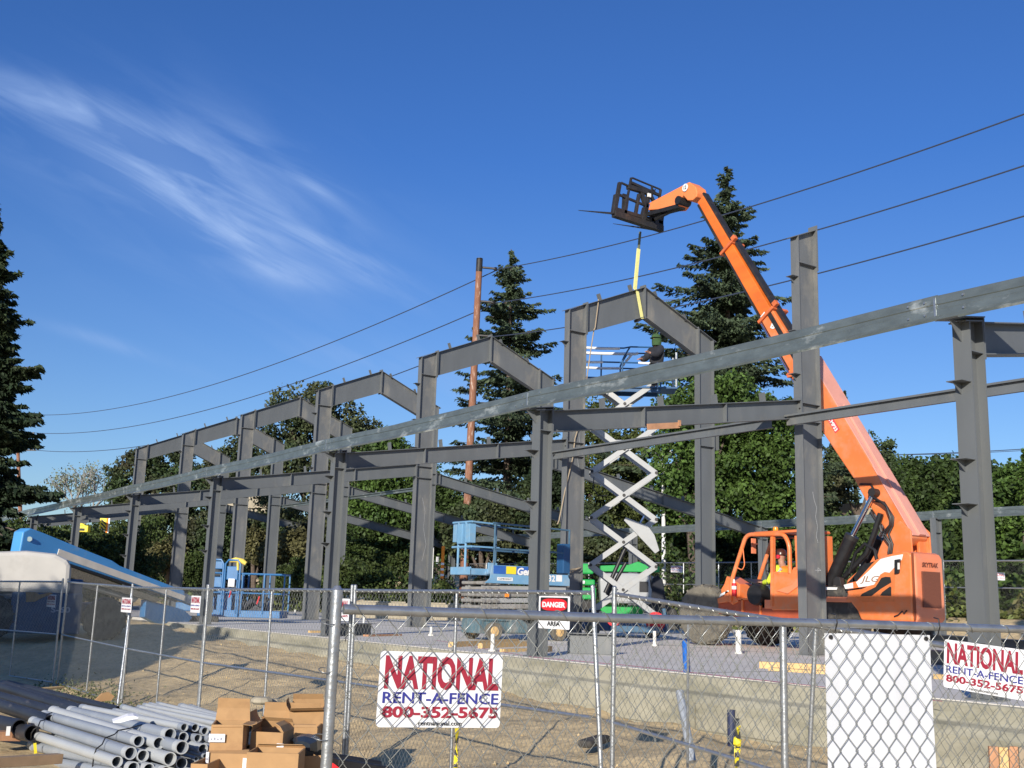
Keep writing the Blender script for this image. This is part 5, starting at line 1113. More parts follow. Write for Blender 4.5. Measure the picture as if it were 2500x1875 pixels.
# pale concrete blocks beyond the slab
rr = random.Random(11)
for i, (x, w, lab) in enumerate(((900, .9, 'leftmost'), (935, .7, 'second'), (972, .8, 'third'), (1018, .9, 'fourth'), (1070, .8, 'fifth'), (1110, .7, 'rightmost'))):
    v = at(x, 1478, 44); b = MB(); b.box(-w/2, w/2, -.3, .3, 0, .62); b.box(-w/2+.1, w/2-.1, -.1, .1, .62, .68)
    o = b.build('concrete_block', overp, bevel=.02); o.location = (v.x, v.y, .0); o.rotation_euler = (0, 0, R(-34+rr.uniform(-8, 8)))
    tag(o, f'{lab} of the pale concrete blocks seen over the second fence, counted from the left', 'concrete block', 'concrete blocks beyond the slab')
# sling and ropes
b = MB(); p0 = onp('Y', 14.55, 1563, 566); p1 = onp('Y', 14.55, 1550, 706); dd = p1-p0
b.tube([p0, p0+dd*.12], .028, 8); b.tube([p0+dd*.12, p0+dd*.30], .05, 8)
sg = thing('lifting_sling', 'yellow webbing sling hanging from the fork and holding the ridge of the frame', 'sling', p1)
o = MB().bar(p0-p1, p0+dd*.30-p1, .05, .05).build('shackle', M('green_grey_shackle', (.14, .17, .13), .6), sg)
q0 = p0+dd*.30-p1
o = MB().bar(q0, (0, 0, 0), .10, .035, up=(0, 1, 0)).build('webbing', pale_yellow, sg)
q1 = onp('Y', 14.42, 1556, 712)-p1; q2 = onp('Y', 14.42, 1568, 778)-p1
b = MB(); b.bar((0, 0, 0), q1, .09, .02, up=(0, 1, 0)); b.bar(q1, q2, .09, .02, up=(0, 1, 0)); b.build('webbing', pale_yellow, sg)
b = MB(); b.bar(onp('Y', 14.5, 1553, 784)-p1, onp('Y', 14.5, 1572, 774)-p1, .16, .07); b.build('ridge_shoe', dkmetal, sg)
pts = [onp('Y', 14.44, *p) for p in ((1461, 731), (1460, 745), (1453, 800), (1450, 806), (1440, 870), (1431, 935), (1426, 1000), (1404, 1070), (1398, 1120), (1380, 1195), (1365, 1270), (1361, 1280))]
tag(MB().tube(pts, .015, 6).build('tag_line', rope, smooth=True), 'thin tan rope hanging down from the held frame past its tall column', 'rope')
pts = [onp('Y', 14.42, 1362, 1392)+Vector((0, 0, 0)), onp('Y', 14.42, 1390, 1398), onp('Y', 14.42, 1418, 1385), onp('Y', 14.42, 1390, 1392)]
tag(MB().tube(pts, .02, 5).build('tag_line', rope), 'short end of tan rope tied low round the tall column', 'rope')
# blue sleeve on a thin stake, leaning pipe, stub, caution tapes near the second fence
def gl(x, y, D): v = at(x, y, D); return v
v0 = gl(1677, 1642, 8.6); v1 = gl(1680, 1500, 8.6); t = thing('marker_stake', 'thin stake with a bright blue plastic sleeve behind the second fence', 'stake', (v0.x, v0.y, gz(v0.x, v0.y)))
o = Vector(t.location); MB().tube([Vector((0, 0, 0)), v1-o], .010, 8).build('stake', galv_tube, t); a = gl(1677, 1640, 8.6)-o; c = gl(1673, 1562, 8.6)-o; MB().tube([a, c], .028, 10).build('sleeve', M('sleeve_blue', (.02, .16, .62), .4), t, smooth=True)
v0 = gl(1659, 1688, 9.2); v1 = gl(1690, 1860, 8.8); tag(MB().tube([v0, v1], .035, 10).build('leaning_pipe', pvc, smooth=True), 'grey pipe leaning behind the second fence by the blue sleeve', 'pipe')
v0 = gl(1785, 1733, 12.2); tag(MB().tube([v0, v0-Vector((0, 0, .45))], .045, 10).build('pipe_stub', M('dark_navy_pipe', (.03, .04, .09), .5), smooth=True), 'dark pipe stub standing in the dirt against the foundation wall', 'pipe stub')
v0 = gl(1470, 1790, 11.5); b = MB(); b.bar(v0+Vector((-.25, 0, -.1)), v0+Vector((.2, .2, -.08)), .16, .08); tag(b.build('dark_lump', rubber, bevel=.03), 'small dark rubber lump on the sand below the second fence rail', 'debris')
def tape(x0, y0, x1, y1, D, lab):
    a = gl(x0, y0, D); c = gl(x1, y1, D); n = 14; vs = []; b = MB(); m_ = MB()
    for i in range(n+1):
        f = i/n; p = a.lerp(c, f); tw = f*5.5; w = .022+.006*math.sin(f*9)
        vs += [p+Vector((math.cos(tw), math.sin(tw), 0))*w, p-Vector((math.cos(tw), math.sin(tw), 0))*w]
    b.add(vs, [(2*i, 2*i+2, 2*i+3, 2*i+1) for i in range(n)]); t = b.build('caution_tape', yellow)
    for i in range(2, n-1, 2):
        p = (vs[2*i]+vs[2*i+1])/2; m_.bar(p-Vector((.008, .008, .02)), p+Vector((.008, .008, .02)), .03, .006)
    m_.build('black_print', blackink, t); tag(t, lab, 'caution tape', 'twisted caution tapes on the second fence')
tape(1116, 1778, 1108, 1985, 9.55, 'twisted yellow caution tape hanging below the large sign')
tape(1803, 1772, 1795, 1930, 7.1, 'twisted yellow caution tape hanging at the second fence right of the middle')
b = MB(); v = gl(1800, 1812, 7.1); b.tube([v+Vector((-.02, 0, .03)), v, v+Vector((.015, 0, -.03))], [.01, .03, .012], 6); tag(b.build('tape_knot', yellow), 'yellow knot of tape on the second fence', 'tape knot')
# form boards by the wall at lower right
for i in range(4):
    v = gl(2424+24*i, 1822+2*(i % 2), 9.2); b = MB(); b.box(-.036, .036, -.02, .02, -.9, 0); o = b.build('form_board', (woodred, wood, woodred, woodgrey)[i], bevel=.002); o.location = v; o.rotation_euler = (0, 0, R(-40))
    tag(o, ('dark red', 'pale', 'rusty brown', 'grey')[i]+' upright board of the short wooden form at the lower right corner', 'board', 'upright form boards')

# ------------------------------------------------------------------ pipes in the foreground
def z2(x, y): return (x/4.254, 1640+y/4.254)
pl = [((1215, 935), (310, 640), 10.0, 62), ((1355, 845), (345, 515), 10.1, 68), ((1440, 720), (460, 445), 10.3, 60), ((1650, 740), (550, 405), 10.25, 66), ((1765, 650), (735, 405), 10.4, 66),
      ((1385, 1000), (330, 765), 10.0, 66), ((1485, 872), (520, 560), 10.15, 64), ((1545, 1010), (560, 680), 10.0, 62), ((1890, 785), (800, 500), 10.0, 72), ((1765, 905), (720, 590), 9.95, 72),
      ((1885, 950), (880, 640), 10.1, 62), ((1905, 680), (940, 470), 10.5, 55), ((1915, 577), (850, 368), 10.5, 43), ((2028, 580), (1275, 368), 10.6, 42), ((2130, 615), (1190, 410), 10.6, 43),
      ((2108, 800), (1120, 520), 10.3, 54), ((2055, 690), (1060, 470), 10.5, 44), ((2200, 800), (1250, 520), 10.4, 48), ((2130, 875), (1150, 600), 10.2, 26), ((2040, 905), (1100, 640), 10.2, 24), ((2110, 960), (1150, 700), 10.1, 26), ((2190, 700), (1300, 460), 10.5, 40),
      ((1240, 1060), (345, 900), 9.9, 62), ((1400, 1130), (420, 900), 9.8, 62), ((1560, 1140), (520, 900), 9.8, 62), ((1720, 1040), (680, 740), 9.9, 60), ((1880, 1090), (820, 800), 9.9, 60), ((2030, 1070), (930, 780), 9.9, 58), ((2180, 1060), (1100, 780), 9.9, 54),
      ((2330, 560), (1440, 365), 10.9, 30), ((2390, 520), (1500, 345), 11.0, 30), ((2440, 580), (1560, 338), 11.0, 30), ((2480, 530), (1640, 332), 11.1, 30), ((2520, 560), (1770, 372), 11.2, 36), ((2560, 545), (1880, 362), 11.3, 48), ((2600, 590), (1980, 372), 11.3, 46), ((2380, 640), (1400, 390), 10.8, 34)]
proto_n = 0
for i, (a, c, D, rp) in enumerate(pl):
    p = at(*z2(*a), D); q = at(*z2(*c), D+2.75); r = rp/4.254*D/FPX*.93; thin = rp < 50
    d = (q-p).normalized(); mt = pvclt if thin or i % 3 == 0 else pvc
    where = ('top row' if a[1] < 700 else 'middle rows' if a[1] < 880 else 'bottom rows'); side = 'left' if a[0] < 1500 else 'middle' if a[0] < 2000 else 'right'
    spec_ = {0: 'lowest full open end at the left of the bundle', 1: 'second open end up along the left slope of the bundle', 2: 'third open end up along the left slope of the bundle', 3: 'fourth open end up along the left slope of the bundle', 4: 'fifth and highest thick open end of the left slope',
             5: 'open end cut by the picture edge, below the second one', 6: 'open end tucked right of the second one', 8: 'open end mid bundle, right of the highest thick one', 9: 'large open end below the middle of the bundle', 11: 'dark open end just below the thin top row',
             12: 'leftmost of the three thin open ends on top', 13: 'middle of the three thin open ends on top', 14: 'rightmost of the three thin open ends on top', 15: 'medium open end beside the tall-flap box', 16: 'small open end under the three thin ones'}
    if i in spec_: lab = 'grey pipe with the '+spec_[i] if i != 15 else 'grey plastic pipe with the medium open end next to the cardboard boxes'
    elif i < 29: lab = 'grey plastic pipe deep in the stack, half hidden among the others'
    else: lab = 'grey plastic pipe in the back bundle running behind the cardboard boxes'
    t = thing('conduit_pipe', lab, 'pipe', p, 0, 'grey plastic pipes of the front bundle' if i in spec_ else 'half hidden grey plastic pipes' if i < 29 else 'grey pipes of the back bundle')
    z_ = Vector((0, 0, 0)); e = q-p
    b = MB(); b.ring(z_, e, r, r*.86, 20); b.build('tube', mt, t, smooth=True)
    b = MB(); b.ring(z_-d*.002, d*.10, r*1.05, r*.88, 20); b.build('socket', pvclt if not thin else pvc, t, smooth=True); b = MB(); b.ring(e-d*.14, e+d*.002, r*1.06, r*.9, 20); b.build('socket', pvclt if not thin else pvc, t, smooth=True)
def band(pts, lab): tag(MB().tube([at(*z2(x, y), D) for x, y, D in pts], .007, 5).build('strap', black), lab, 'strap', 'black straps round the pipes')
band([(320, 700, 12.3), (325, 640, 12.2), (350, 600, 12.2), (395, 570, 12.2), (420, 510, 12.3), (465, 500, 12.4), (490, 440, 12.5), (540, 425, 12.6)], 'black strap round the far ends of the grey pipes')
band([(960, 1000, 10.5), (975, 880, 10.45), (1000, 800, 10.45), (1060, 755, 10.5), (1090, 690, 10.55), (1190, 650, 10.65), (1225, 610, 10.75), (1340, 590, 10.8), (1440, 560, 10.9), (1500, 545, 11.0)], 'black strap round the near end of the grey pipes')
b = MB(); v = at(*z2(355, 800), 12.1); b.bar(v+Vector((0, 0, .06)), v+Vector((.02, 0, -.05)), .03, .01); tag(b.build('tape_tail', yellow), 'small yellow green tape end tied to the pipe strap', 'tape')
pw = [at(*z2(*p), 10.75) for p in ((1170, 520), (1230, 500), (1330, 462), (1390, 458), (1435, 470), (1435, 485), (1340, 505), (1250, 530), (1180, 532))]
b = MB(); n = len(pw); b.add([tuple(v) for v in pw]+[tuple(v+Vector((.02, .1, .015))) for v in pw], [tuple(range(n))[::-1], tuple(range(n, 2*n))]+[(i, (i+1) % n, n+(i+1) % n, n+i) for i in range(n)]); tag(b.build('paper_sheet', label_m), 'crumpled white paper lying on the grey pipes', 'paper')
# black pipes
bp_ = [((205, 580), (-500, 430), 12.4, 1.6, 84, 'thick black pipe with its open end showing, lower left'), ((520, 520), (-300, 250), 12.6, 2.6, 70, 'black pipe behind the open-ended one, next row up'), ((700, 470), (-260, 190), 13.0, 3.0, 66, 'black pipe in the middle of the black stack'),
       ((860, 440), (-120, 120), 13.2, 3.4, 62, 'dusty black pipe third from the back of the stack'), ((1000, 450), (30, 130), 13.6, 3.6, 55, 'black pipe second from the back of the stack'), ((1230, 405), (90, 125), 14.1, 4.4, 48, 'longest black pipe at the back of the stack, under the fence'),
       ((330, 640), (-600, 520), 12.3, 1.3, 84, 'black pipe lowest in the stack at the left edge')]
for i, (a, c, D, dd, rp, lab) in enumerate(bp_):
    p = at(*z2(*a), D); q = at(*z2(*c), D+dd); r = rp/4.254*D/FPX; t = thing('black_pipe', lab, 'pipe', p, 0, 'black plastic pipes')
    b = MB(); b.ring((0, 0, 0), q-p, r, r*.88, 24); b.build('tube', hdpe, t, smooth=True)
    if i == 0: b = MB(); v = at(*z2(85, 615), D-.12)-p; b.bar(v+Vector((0, 0, .05)), v-Vector((0, 0, .05)), .04, .012); b.build('label', white, t)
# planks at the lower left
def plank(p, q, w, h, mat, lab, D0, D1): a = at(*z2(*p), D0); c = at(*z2(*q), D1); b = MB(); b.bar(a, c, w, h); recenter(tag(b.build('plank', mat, bevel=.004), lab, 'plank', 'planks under the pipes'))
plank((-200, 950), (620, 900), .10, .09, M('painted_plank', (.40, .27, .16), .8, 0, .15, 5), 'pale plank lying at the lower left corner', 9.9, 10.6)
plank((-200, 660), (180, 665), .2, .10, woodred, 'brown wooden bearer under the black pipes', 12.2, 12.5)
plank((430, 178), (640, 160), .12, .03, wood, 'thin orange wooden strip at the foot of the fence, far left', 17.6, 18.0)
b = MB(); v = at(*z2(1075, 285), 15.5); b.prism([(-.13, -.03), (-.03, .08), (.05, .10), (.14, .04), (.10, -.02)], 'Y', -.04, .04); o = b.build('cardboard_scrap', card); o.location = v; tag(o, 'small orange cardboard scrap on the sand behind the pipes', 'cardboard')
b = MB(); v = at(*z2(1710, 310), 12.9)
def rock(x, y, D, s_, lab, mat=overp):
    v = at(*z2(x, y), D); rr = random.Random(int(x)); b = MB(); n = 12; pr = [(s_*(.3+.7*math.sin(math.pi*k/5))*rr.uniform(.85, 1.1), -s_*.5+s_*k/5) for k in range(1, 5)]
    b.lathe(pr, 'Z', (0, 0, 0), 9); o = b.build('rock', mat, smooth=False, bevel=.01); o.location = v; tag(o, lab, 'rock', 'rocks on the sand')
rock(2720, 300, 12.0, .13, 'pale rounded rock left of the near fence post'); rock(2840, 305, 12.2, .09, 'smaller pale rock behind the first, by the fence post')

# ------------------------------------------------------------------ cardboard boxes
RZC = YAW-math.pi/2
def zb(x, y): return (480+x/4.254, 1640+y/4.254)
def carton(x0, x1, ytop, D, hgt_, dp, lab, flaps=(), lean=0., rot=0., labels=(), zbot=None):
    c = at(*zb((x0+x1)/2, ytop), D); w = (x1-x0)/4.254*D/FPX; zt = c.z; h = hgt_
    t = thing('cardboard_box', lab, 'box', (c.x, c.y, zt-h), RZC+rot, 'open cardboard boxes'); th = .006; rr = random.Random(int(x0+ytop))
    b = MB(); j = lambda: rr.uniform(-.008, .008)
    P = [(-w/2+j(), -dp/2+j(), 0), (w/2+j(), -dp/2+j(), 0), (w/2+j(), dp/2+j(), 0), (-w/2+j(), dp/2+j(), 0)]; Q = [(-w/2+j()*2, -dp/2+j()*2, h+j()), (w/2+j()*2, -dp/2+j()*2, h+j()), (w/2+j(), dp/2, h), (-w/2, dp/2, h+j())]
    ic = .012; Pi = [(x*(1-ic*2/w), y*(1-ic*2/dp), .006) for x, y, z in P]; Qi = [(x*(1-ic*2/w), y*(1-ic*2/dp), z) for x, y, z in Q]
    b.add(P+Q+Pi+Qi, [(0, 3, 2, 1)]+[(i, (i+1) % 4, 4+(i+1) % 4, 4+i) for i in range(4)]+[(4+i, 4+(i+1) % 4, 12+(i+1) % 4, 12+i) for i in range(4)]+[(12+i, 12+(i+1) % 4, 8+(i+1) % 4, 8+i) for i in range(4)]+[(8, 9, 10, 11)])
    b.build('box_body', card, t)
    for side, ang, ln in flaps:                                # flap hinged on a rim side, angle 0 = up, 90 = outwards
        a, c2 = {'f': (Q[0], Q[1]), 'r': (Q[1], Q[2]), 'b': (Q[2], Q[3]), 'l': (Q[3], Q[0])}[side]
        o_ = {'f': Vector((0, -1, 0)), 'r': Vector((1, 0, 0)), 'b': Vector((0, 1, 0)), 'l': Vector((-1, 0, 0))}[side]
        a = Vector(a); c2 = Vector(c2); e = (Vector((0, 0, 1))*math.cos(R(ang))+o_*math.sin(R(ang)))*ln; n2 = (c2-a).cross(e).normalized()*.004; k = (c2-a)*.03
        m1 = e*.55+n2*2.5
        b = MB()
        for u, v in (((a, c2), (a+k+m1, c2-k+m1)), ((a+k+m1, c2-k+m1), (a+k*1.5+e, c2-k*1.2+e))):
            b.hexa([u[0], u[1], u[1]+n2, u[0]+n2, v[0], v[1], v[1]+n2, v[0]+n2])
        b.build('flap', cardin if side in 'b' and ang > 0 else card, t)
    for lx, lz, lw, lh in labels:
        b = MB(); b.box(lx, lx+lw, -dp/2-.014, -dp/2-.0115, lz, lz+lh); lb_ = b.build('paper_label', label_m, t)
        b = MB()
        for q in range(4): b.box(lx+lw*(.12+.2*q), lx+lw*(.12+.2*q)+lw*.1, -dp/2-.0155, -dp/2-.0145, lz+lh*.25, lz+lh*(.45+.12*(q % 2)))
        b.build('print_marks', M('grey_ink', (.28, .29, .36), .7), lb_)
    if lean: t.rotation_euler = (0, lean, RZC+rot)
    return t
carton(575, 1085, 812, 8.4, .64, .34, 'large brown box with a closed front standing in the lower row', (('b', -60, .05),), rot=.0)
carton(150, 560, 815, 8.5, .60, .36, 'brown box at the left of the lower row with white labels', (('f', -80, .12), ('b', -75, .12)), rot=.10, labels=((.12, .42, .04, .15), (-.155, .53, .022, .08)))
carton(20, 190, 925, 8.2, .55, .30, 'small brown box at the far left of the lower row, beside the pipes', rot=-.05)
carton(172, 520, 530, 8.55, .25, .30, 'brown box with one tall flap standing up, big white label on its front', (('b', -3, .17), ('r', 85, .10), ('f', 160, .02)), rot=.12, labels=((-.13, .125, .12, .06),))
carton(600, 960, 600, 8.75, .25, .30, 'brown box in the middle with a white and blue shipping label', (('b', -35, .10), ('l', -25, .08), ('r', -50, .1)), rot=-.08, labels=((.09, .07, .055, .1),), lean=.03)
carton(640, 1275, 545, 9.6, .50, .42, 'widest open brown box at the back with crumpled flaps', (('b', -10, .17), ('l', 25, .12), ('f', -55, .04)), rot=.05)
carton(1000, 1340, 380, 9.9, .28, .30, 'open brown box lying on top at the back, behind the near fence post', (('b', -20, .12), ('l', 20, .09), ('f', 70, .10)), rot=.15, lean=-.04)
carton(1080, 1330, 840, 8.9, .50, .36, 'brown box in shade under the black plastic, behind the fence post', rot=.1)
pts = [(990, 700), (1030, 680), (1120, 668), (1200, 690), (1250, 720), (1255, 830), (1180, 830), (1080, 800), (1010, 760)]
cc = at(*zb(1120, 760), 8.75); b = MB(); ring_ = [at(*zb(*p), 8.75)-cc for p in pts]; n = len(ring_); f_ = Vector((FW.x, FW.y, 0))
b.add([tuple(v-f_*.0) for v in ring_]+[tuple(v*.6-f_*.10) for v in ring_]+[tuple(v*.95+f_*.2) for v in ring_], [tuple(range(n, 2*n))]+[(i, (i+1) % n, n+(i+1) % n, n+i) for i in range(n)]+[(i, (i+1) % n, 2*n+(i+1) % n, 2*n+i) for i in range(n)]+[tuple(range(2*n, 3*n))])
o = b.build('plastic_bag', plastic_black, smooth=True); o.location = cc; tag(o, 'dark blue-black plastic bag stuffed between the cardboard boxes', 'plastic bag')
# black trough with red sheet right of the near post
t = thing('plastic_tray', 'black plastic tray with a red flap low behind the near fence post', 'tray', at(*zb(1650, 960), 8.2))
o = Vector(t.location); a = at(*zb(1385, 890), 8.2)-o; c = at(*zb(1910, 975), 8.4)-o; b = MB(); b.bar(a-Vector((0, 0, .04)), c-Vector((0, 0, .04)), .30, .10); b.tube([a+Vector((0, 0, .01)), c+Vector((0, 0, .01))], .028, 8); b.build('tray', black, t, bevel=.01)
v = [at(*zb(*p), 8.0)-o for p in ((1380, 940), (1420, 950), (1500, 1010), (1420, 1040))]; b = MB(); b.add([tuple(q) for q in v]+[tuple(q+Vector((0, .03, -.01))) for q in v], [(0, 1, 2, 3), (7, 6, 5, 4), (0, 4, 5, 1), (1, 5, 6, 2), (2, 6, 7, 3), (3, 7, 4, 0)]); b.build('red_flap', dangerred, t)

# ------------------------------------------------------------------ vegetation
def cards(name, P, size, mat, parent, aim=None, seed=0, asp=.55, flat=0.):
    """Many small leaf faces: P centres (n, 3); aim: preferred long axis per leaf"""
    r_ = np.random.default_rng(seed); n = len(P); sz = size*r_.uniform(.6, 1.35, n)
    a = r_.normal(size=(n, 3))
    if aim is not None: a = aim+a*.35
    a /= np.linalg.norm(a, axis=1)[:, None]+1e-9; c = r_.normal(size=(n, 3)); c[:, 2] *= (1-flat); c = np.cross(a, c); c /= np.linalg.norm(c, axis=1)[:, None]+1e-9
    A_ = a*sz[:, None]; B_ = c*(sz*asp)[:, None]*.5
    V = np.stack([P-A_*.5, P-A_*.05+B_, P+A_*.5, P-A_*.05-B_], 1).reshape(-1, 3)
    me = bpy.data.meshes.new(name); me.vertices.add(4*n); me.vertices.foreach_set('co', V.ravel()); me.loops.add(4*n); me.loops.foreach_set('vertex_index', np.arange(4*n, dtype=np.int32))
    me.polygons.add(n); me.polygons.foreach_set('loop_start', np.arange(0, 4*n, 4)); me.update(calc_edges=True); me.materials.append(mat)
    o = bpy.data.objects.new(name, me); COL.objects.link(o); o.parent = parent; return o
def gbase(x, D):
    v = at(x, 1480, D); return Vector((v.x, v.y, gz(v.x, v.y)))
def conifer(x, ytop, D, wpx, label, mat=lf_fir, seed=1, lowcut=.08, droop=.22, dens=1., leaf=.27, lean=0., pw=.85, group='tall conifers behind the site', gap=.0):
    base = gbase(x, D); top = at(x+lean, ytop, D); H = top.z-base.z; Rm = wpx/2*D/FPX; r_ = np.random.default_rng(seed)
    t = thing('conifer_tree', label, 'tree', base, 0, group); dx = Vector((top.x-base.x, top.y-base.y, H))
    MB().tube([(0, 0, -.3), tuple(dx*.5), tuple(dx)], [H*.014+.06, H*.009, .02], 8).build('trunk', bark, t, smooth=True)
    Ps = []; As = []; nb = int(H*15*dens); limbs = MB()
    for i in range(nb):
        az = r_.uniform(0, 2*np.pi); f = lowcut+(1-lowcut)*r_.uniform(0, 1)**.85; ln = Rm*(min((1-f)**pw, 1.6*(1-f))+.02)*r_.uniform(.5, 1.14); layer = .82+.30*math.sin(f*H*3.1+seed)+.14*math.sin(f*H*7.3+2*seed)+.10*math.sin(az*3+f*9); ln *= layer
        d = np.array([math.cos(az), math.sin(az), 0]); p0 = np.array(dx*f)
        n = max(3, int(ln/.13*dens)); s_ = np.linspace(.12, 1, n); up = .10*(1-f)+.04
        z = -droop*ln*(s_**1.2)*(1.5-f)+up*ln*s_+.16*ln*np.maximum(s_-.75, 0)*2
        P = p0+d*(s_*ln)[:, None]; P[:, 2] += z
        if i % 3 == 0: limbs.tube([tuple(P[0]), tuple(P[n//2]), tuple(P[-1])], [.035+.03*(1-f), .025, .008], 4, cap=False)
        side = np.array([-d[1], d[0], 0]); spread = ln*.26*(1-s_*.72)+.04
        for k in range(7):
            off = r_.uniform(-1, 1, n); Q = P+side*(off*spread)[:, None]; Q[:, 2] += -np.abs(off)*.10*ln*.4-r_.uniform(0, .30, n)*(1.1-s_)+.03; Ps.append(Q)
            dirn = d*.8+side*off[:, None]*.7; dirn[:, 2] -= r_.uniform(.1, .8, n); As.append(dirn)
    P = np.concatenate(Ps); A_ = np.concatenate(As)
    cards('crown', P, leaf, mat, t, A_, seed, .42); limbs.build('limbs', bark, t); return t
def blobs_crown(t, blobs, n, leaf, mat, seed, clump=.9, name='crown', shell=.62, asp=.6):
    """blobs: (x, y, z, rx, ry, rz) local; leaves sit in clumps spread through the blob volumes"""
    r_ = np.random.default_rng(seed); vol = np.array([b[3]*b[4]*b[5] for b in blobs])**.7; vol /= vol.sum(); out = []
    for b, v in zip(blobs, vol):
        nb = max(6, int(n*v/60)); u = r_.normal(size=(nb, 3)); u /= np.linalg.norm(u, axis=1)[:, None]; rad = r_.uniform(shell, 1.06, nb)[:, None]
        c = np.array(b[:3])+u*rad*np.array(b[3:]); 
        for q in c:
            m_ = int(60*r_.uniform(.5, 1.5)); cr = clump*r_.uniform(.5, 1.15); w = r_.normal(size=(m_, 3))*np.array([1, 1, .7]); w /= np.linalg.norm(w, axis=1)[:, None]; w *= (cr*r_.uniform(.25, 1, m_)**.5)[:, None]; out.append(q+w)
    return cards(name, np.concatenate(out), leaf, mat, t, None, seed, asp)
def broadleaf(x, D, blobs_px, label, mat=lf_dark, n=9000, leaf=.30, seed=1, clump=.8, cat='tree', nm='broadleaf_tree', group='broadleaf trees behind the site', trunk=True, shell=.6, depth=.8):
    """blobs_px: (x, y, rx, ry) in photo pixels around a trunk at x"""
    base = gbase(x, D); t = thing(nm, label, cat, base, 0, group); bl = []; rr = random.Random(seed)
    RH = Vector((math.sin(YAW), -math.cos(YAW), 0)); FH_ = Vector((math.cos(YAW), math.sin(YAW), 0))
    for (px, py, rx, ry) in blobs_px:
        c = at(px, py, D+rr.uniform(-.5, .5))-base; k = D/FPX; bl.append((c.x, c.y, c.z, rx*k, rx*k*depth+.1, ry*k))
    if trunk:
        b = MB(); tp = Vector(bl[0][:3]); b.tube([(0, 0, -.3), (tp.x*.3, tp.y*.3, tp.z*.4), tuple(tp)], [.22, .16, .06], 8)
        for q in bl[1:]: b.tube([(tp.x*.3, tp.y*.3, min(tp.z*.4, q[2])), q[:3]], [.10, .03], 6)
        b.build('trunk', bark, t, smooth=True)
    blobs_crown(t, bl, int(n*1.5), leaf*.78, mat, seed, clump, shell=shell); return t

conifer(1775, 408, 58, 640, 'tallest conifer, behind the raised orange boom', lf_fir, 3, lowcut=.22, dens=1.3, pw=.55)
conifer(1232, 608, 62, 600, 'tall conifer just right of the wooden utility pole', lf_fir, 7, lowcut=.10, lean=16, dens=1.15, pw=.72)
conifer(-14, 490, 42, 350, 'huge dark conifer at the left edge of the picture', lf_firb, 11, lowcut=.07, dens=1.9, leaf=.30, pw=.62, droop=.30)
conifer(2062, 955, 88, 120, 'distant slim conifer just behind the boom base', lf_fir, 13, leaf=.4, dens=.8)
conifer(2500, 1100, 42, 170, 'young pine at the right edge above the hedge', lf_green, 17, leaf=.26, dens=.8, lowcut=.2)
conifer(1893, 985, 80, 70, 'small distant conifer top left of the bare tall column', lf_cyp, 19, leaf=.4, dens=.8)
for i, (x, yt, D, w, lab) in enumerate(((1440, 985, 60, 105, 'columnar olive green cypress left of the street lamp'), (1500, 970, 62, 95, 'second columnar cypress, touching the street lamp arm'), (1548, 1010, 63, 60, 'slim columnar cypress just left of the street lamp'))):
    broadleaf(x, D, [(x, (yt+1330)/2, w*.42, (1330-yt)*.5), (x-4, yt+120, w*.33, 110), (x+3, 1200, w*.5, 130), (x, 1290, w*.5, 110)], lab, lf_cyp, 6500, .26, 30+i, .55, nm='cypress_tree', group='columnar cypress trees', shell=.75)
broadleaf(800, 66, [(760, 1000, 60, 55), (700, 1010, 50, 45), (820, 1010, 55, 45), (870, 1090, 75, 70), (770, 1110, 100, 90), (690, 1110, 60, 70), (900, 1170, 70, 70), (740, 1230, 110, 80), (650, 1060, 30, 30), (870, 1060, 60, 45), (780, 965, 40, 30)], 'big rounded tree with a brownish crown behind the middle gables', lf_brown, 17000, .30, 41, .75)
broadleaf(960, 60, [(950, 1105, 45, 55), (920, 1140, 55, 60), (985, 1200, 60, 70), (930, 1230, 70, 70), (1000, 1120, 14, 16)], 'bright green tree between the second gable and the utility pole', lf_green, 9000, .28, 42, .6)
broadleaf(580, 78, [(590, 1115, 45, 40), (540, 1150, 50, 45), (620, 1170, 55, 55), (560, 1230, 80, 60)], 'dark tree behind the fourth gable', lf_dark, 9000, .34, 43, .7)
broadleaf(350, 84, [(350, 1130, 55, 40), (300, 1170, 40, 40), (400, 1160, 60, 50), (440, 1110, 35, 30), (380, 1210, 80, 55), (290, 1215, 30, 35), (460, 1170, 50, 50)], 'dark airy tree behind the farthest gable', lf_dark, 12000, .34, 44, .6, shell=.4)
broadleaf(420, 72, [(400, 1300, 80, 60), (330, 1330, 60, 60), (470, 1330, 60, 60), (430, 1240, 60, 40)], 'dark tree between the far left columns', lf_dark, 10000, .32, 45, .7)
t = thing('bare_tree', 'small pale half-bare tree standing against the sky at the left', 'tree', gbase(180, 95)); b = MB(); rr = random.Random(9); tp_ = []
def grow(p, d, ln, r, k):
    q = p+d*ln; b.tube([p, q], [r, r*.65], 5, cap=False)
    if k == 0: tp_.append(q); return
    for _ in range(4 if k > 2 else 3):
        a = Vector((rr.gauss(0, 1), rr.gauss(0, 1), abs(rr.gauss(0, .5)))).normalized(); grow(q, (d*1.0+a*.62).normalized(), ln*rr.uniform(.62, .85), r*.6, k-1); tp_.append(q)
zt_ = at(180, 1168, 95).z-t.location.z; grow(Vector((0, 0, 0)), Vector((0, 0, 1)), zt_*.42, .20, 4); b.build('branches', M('pale_bark', (.30, .28, .25), .9), t)
P = np.repeat(np.array([tuple(v) for v in tp_]), 5, 0); P += np.random.default_rng(3).normal(size=P.shape)*.3; cards('crown', P, .22, lf_pale, t, None, 3)
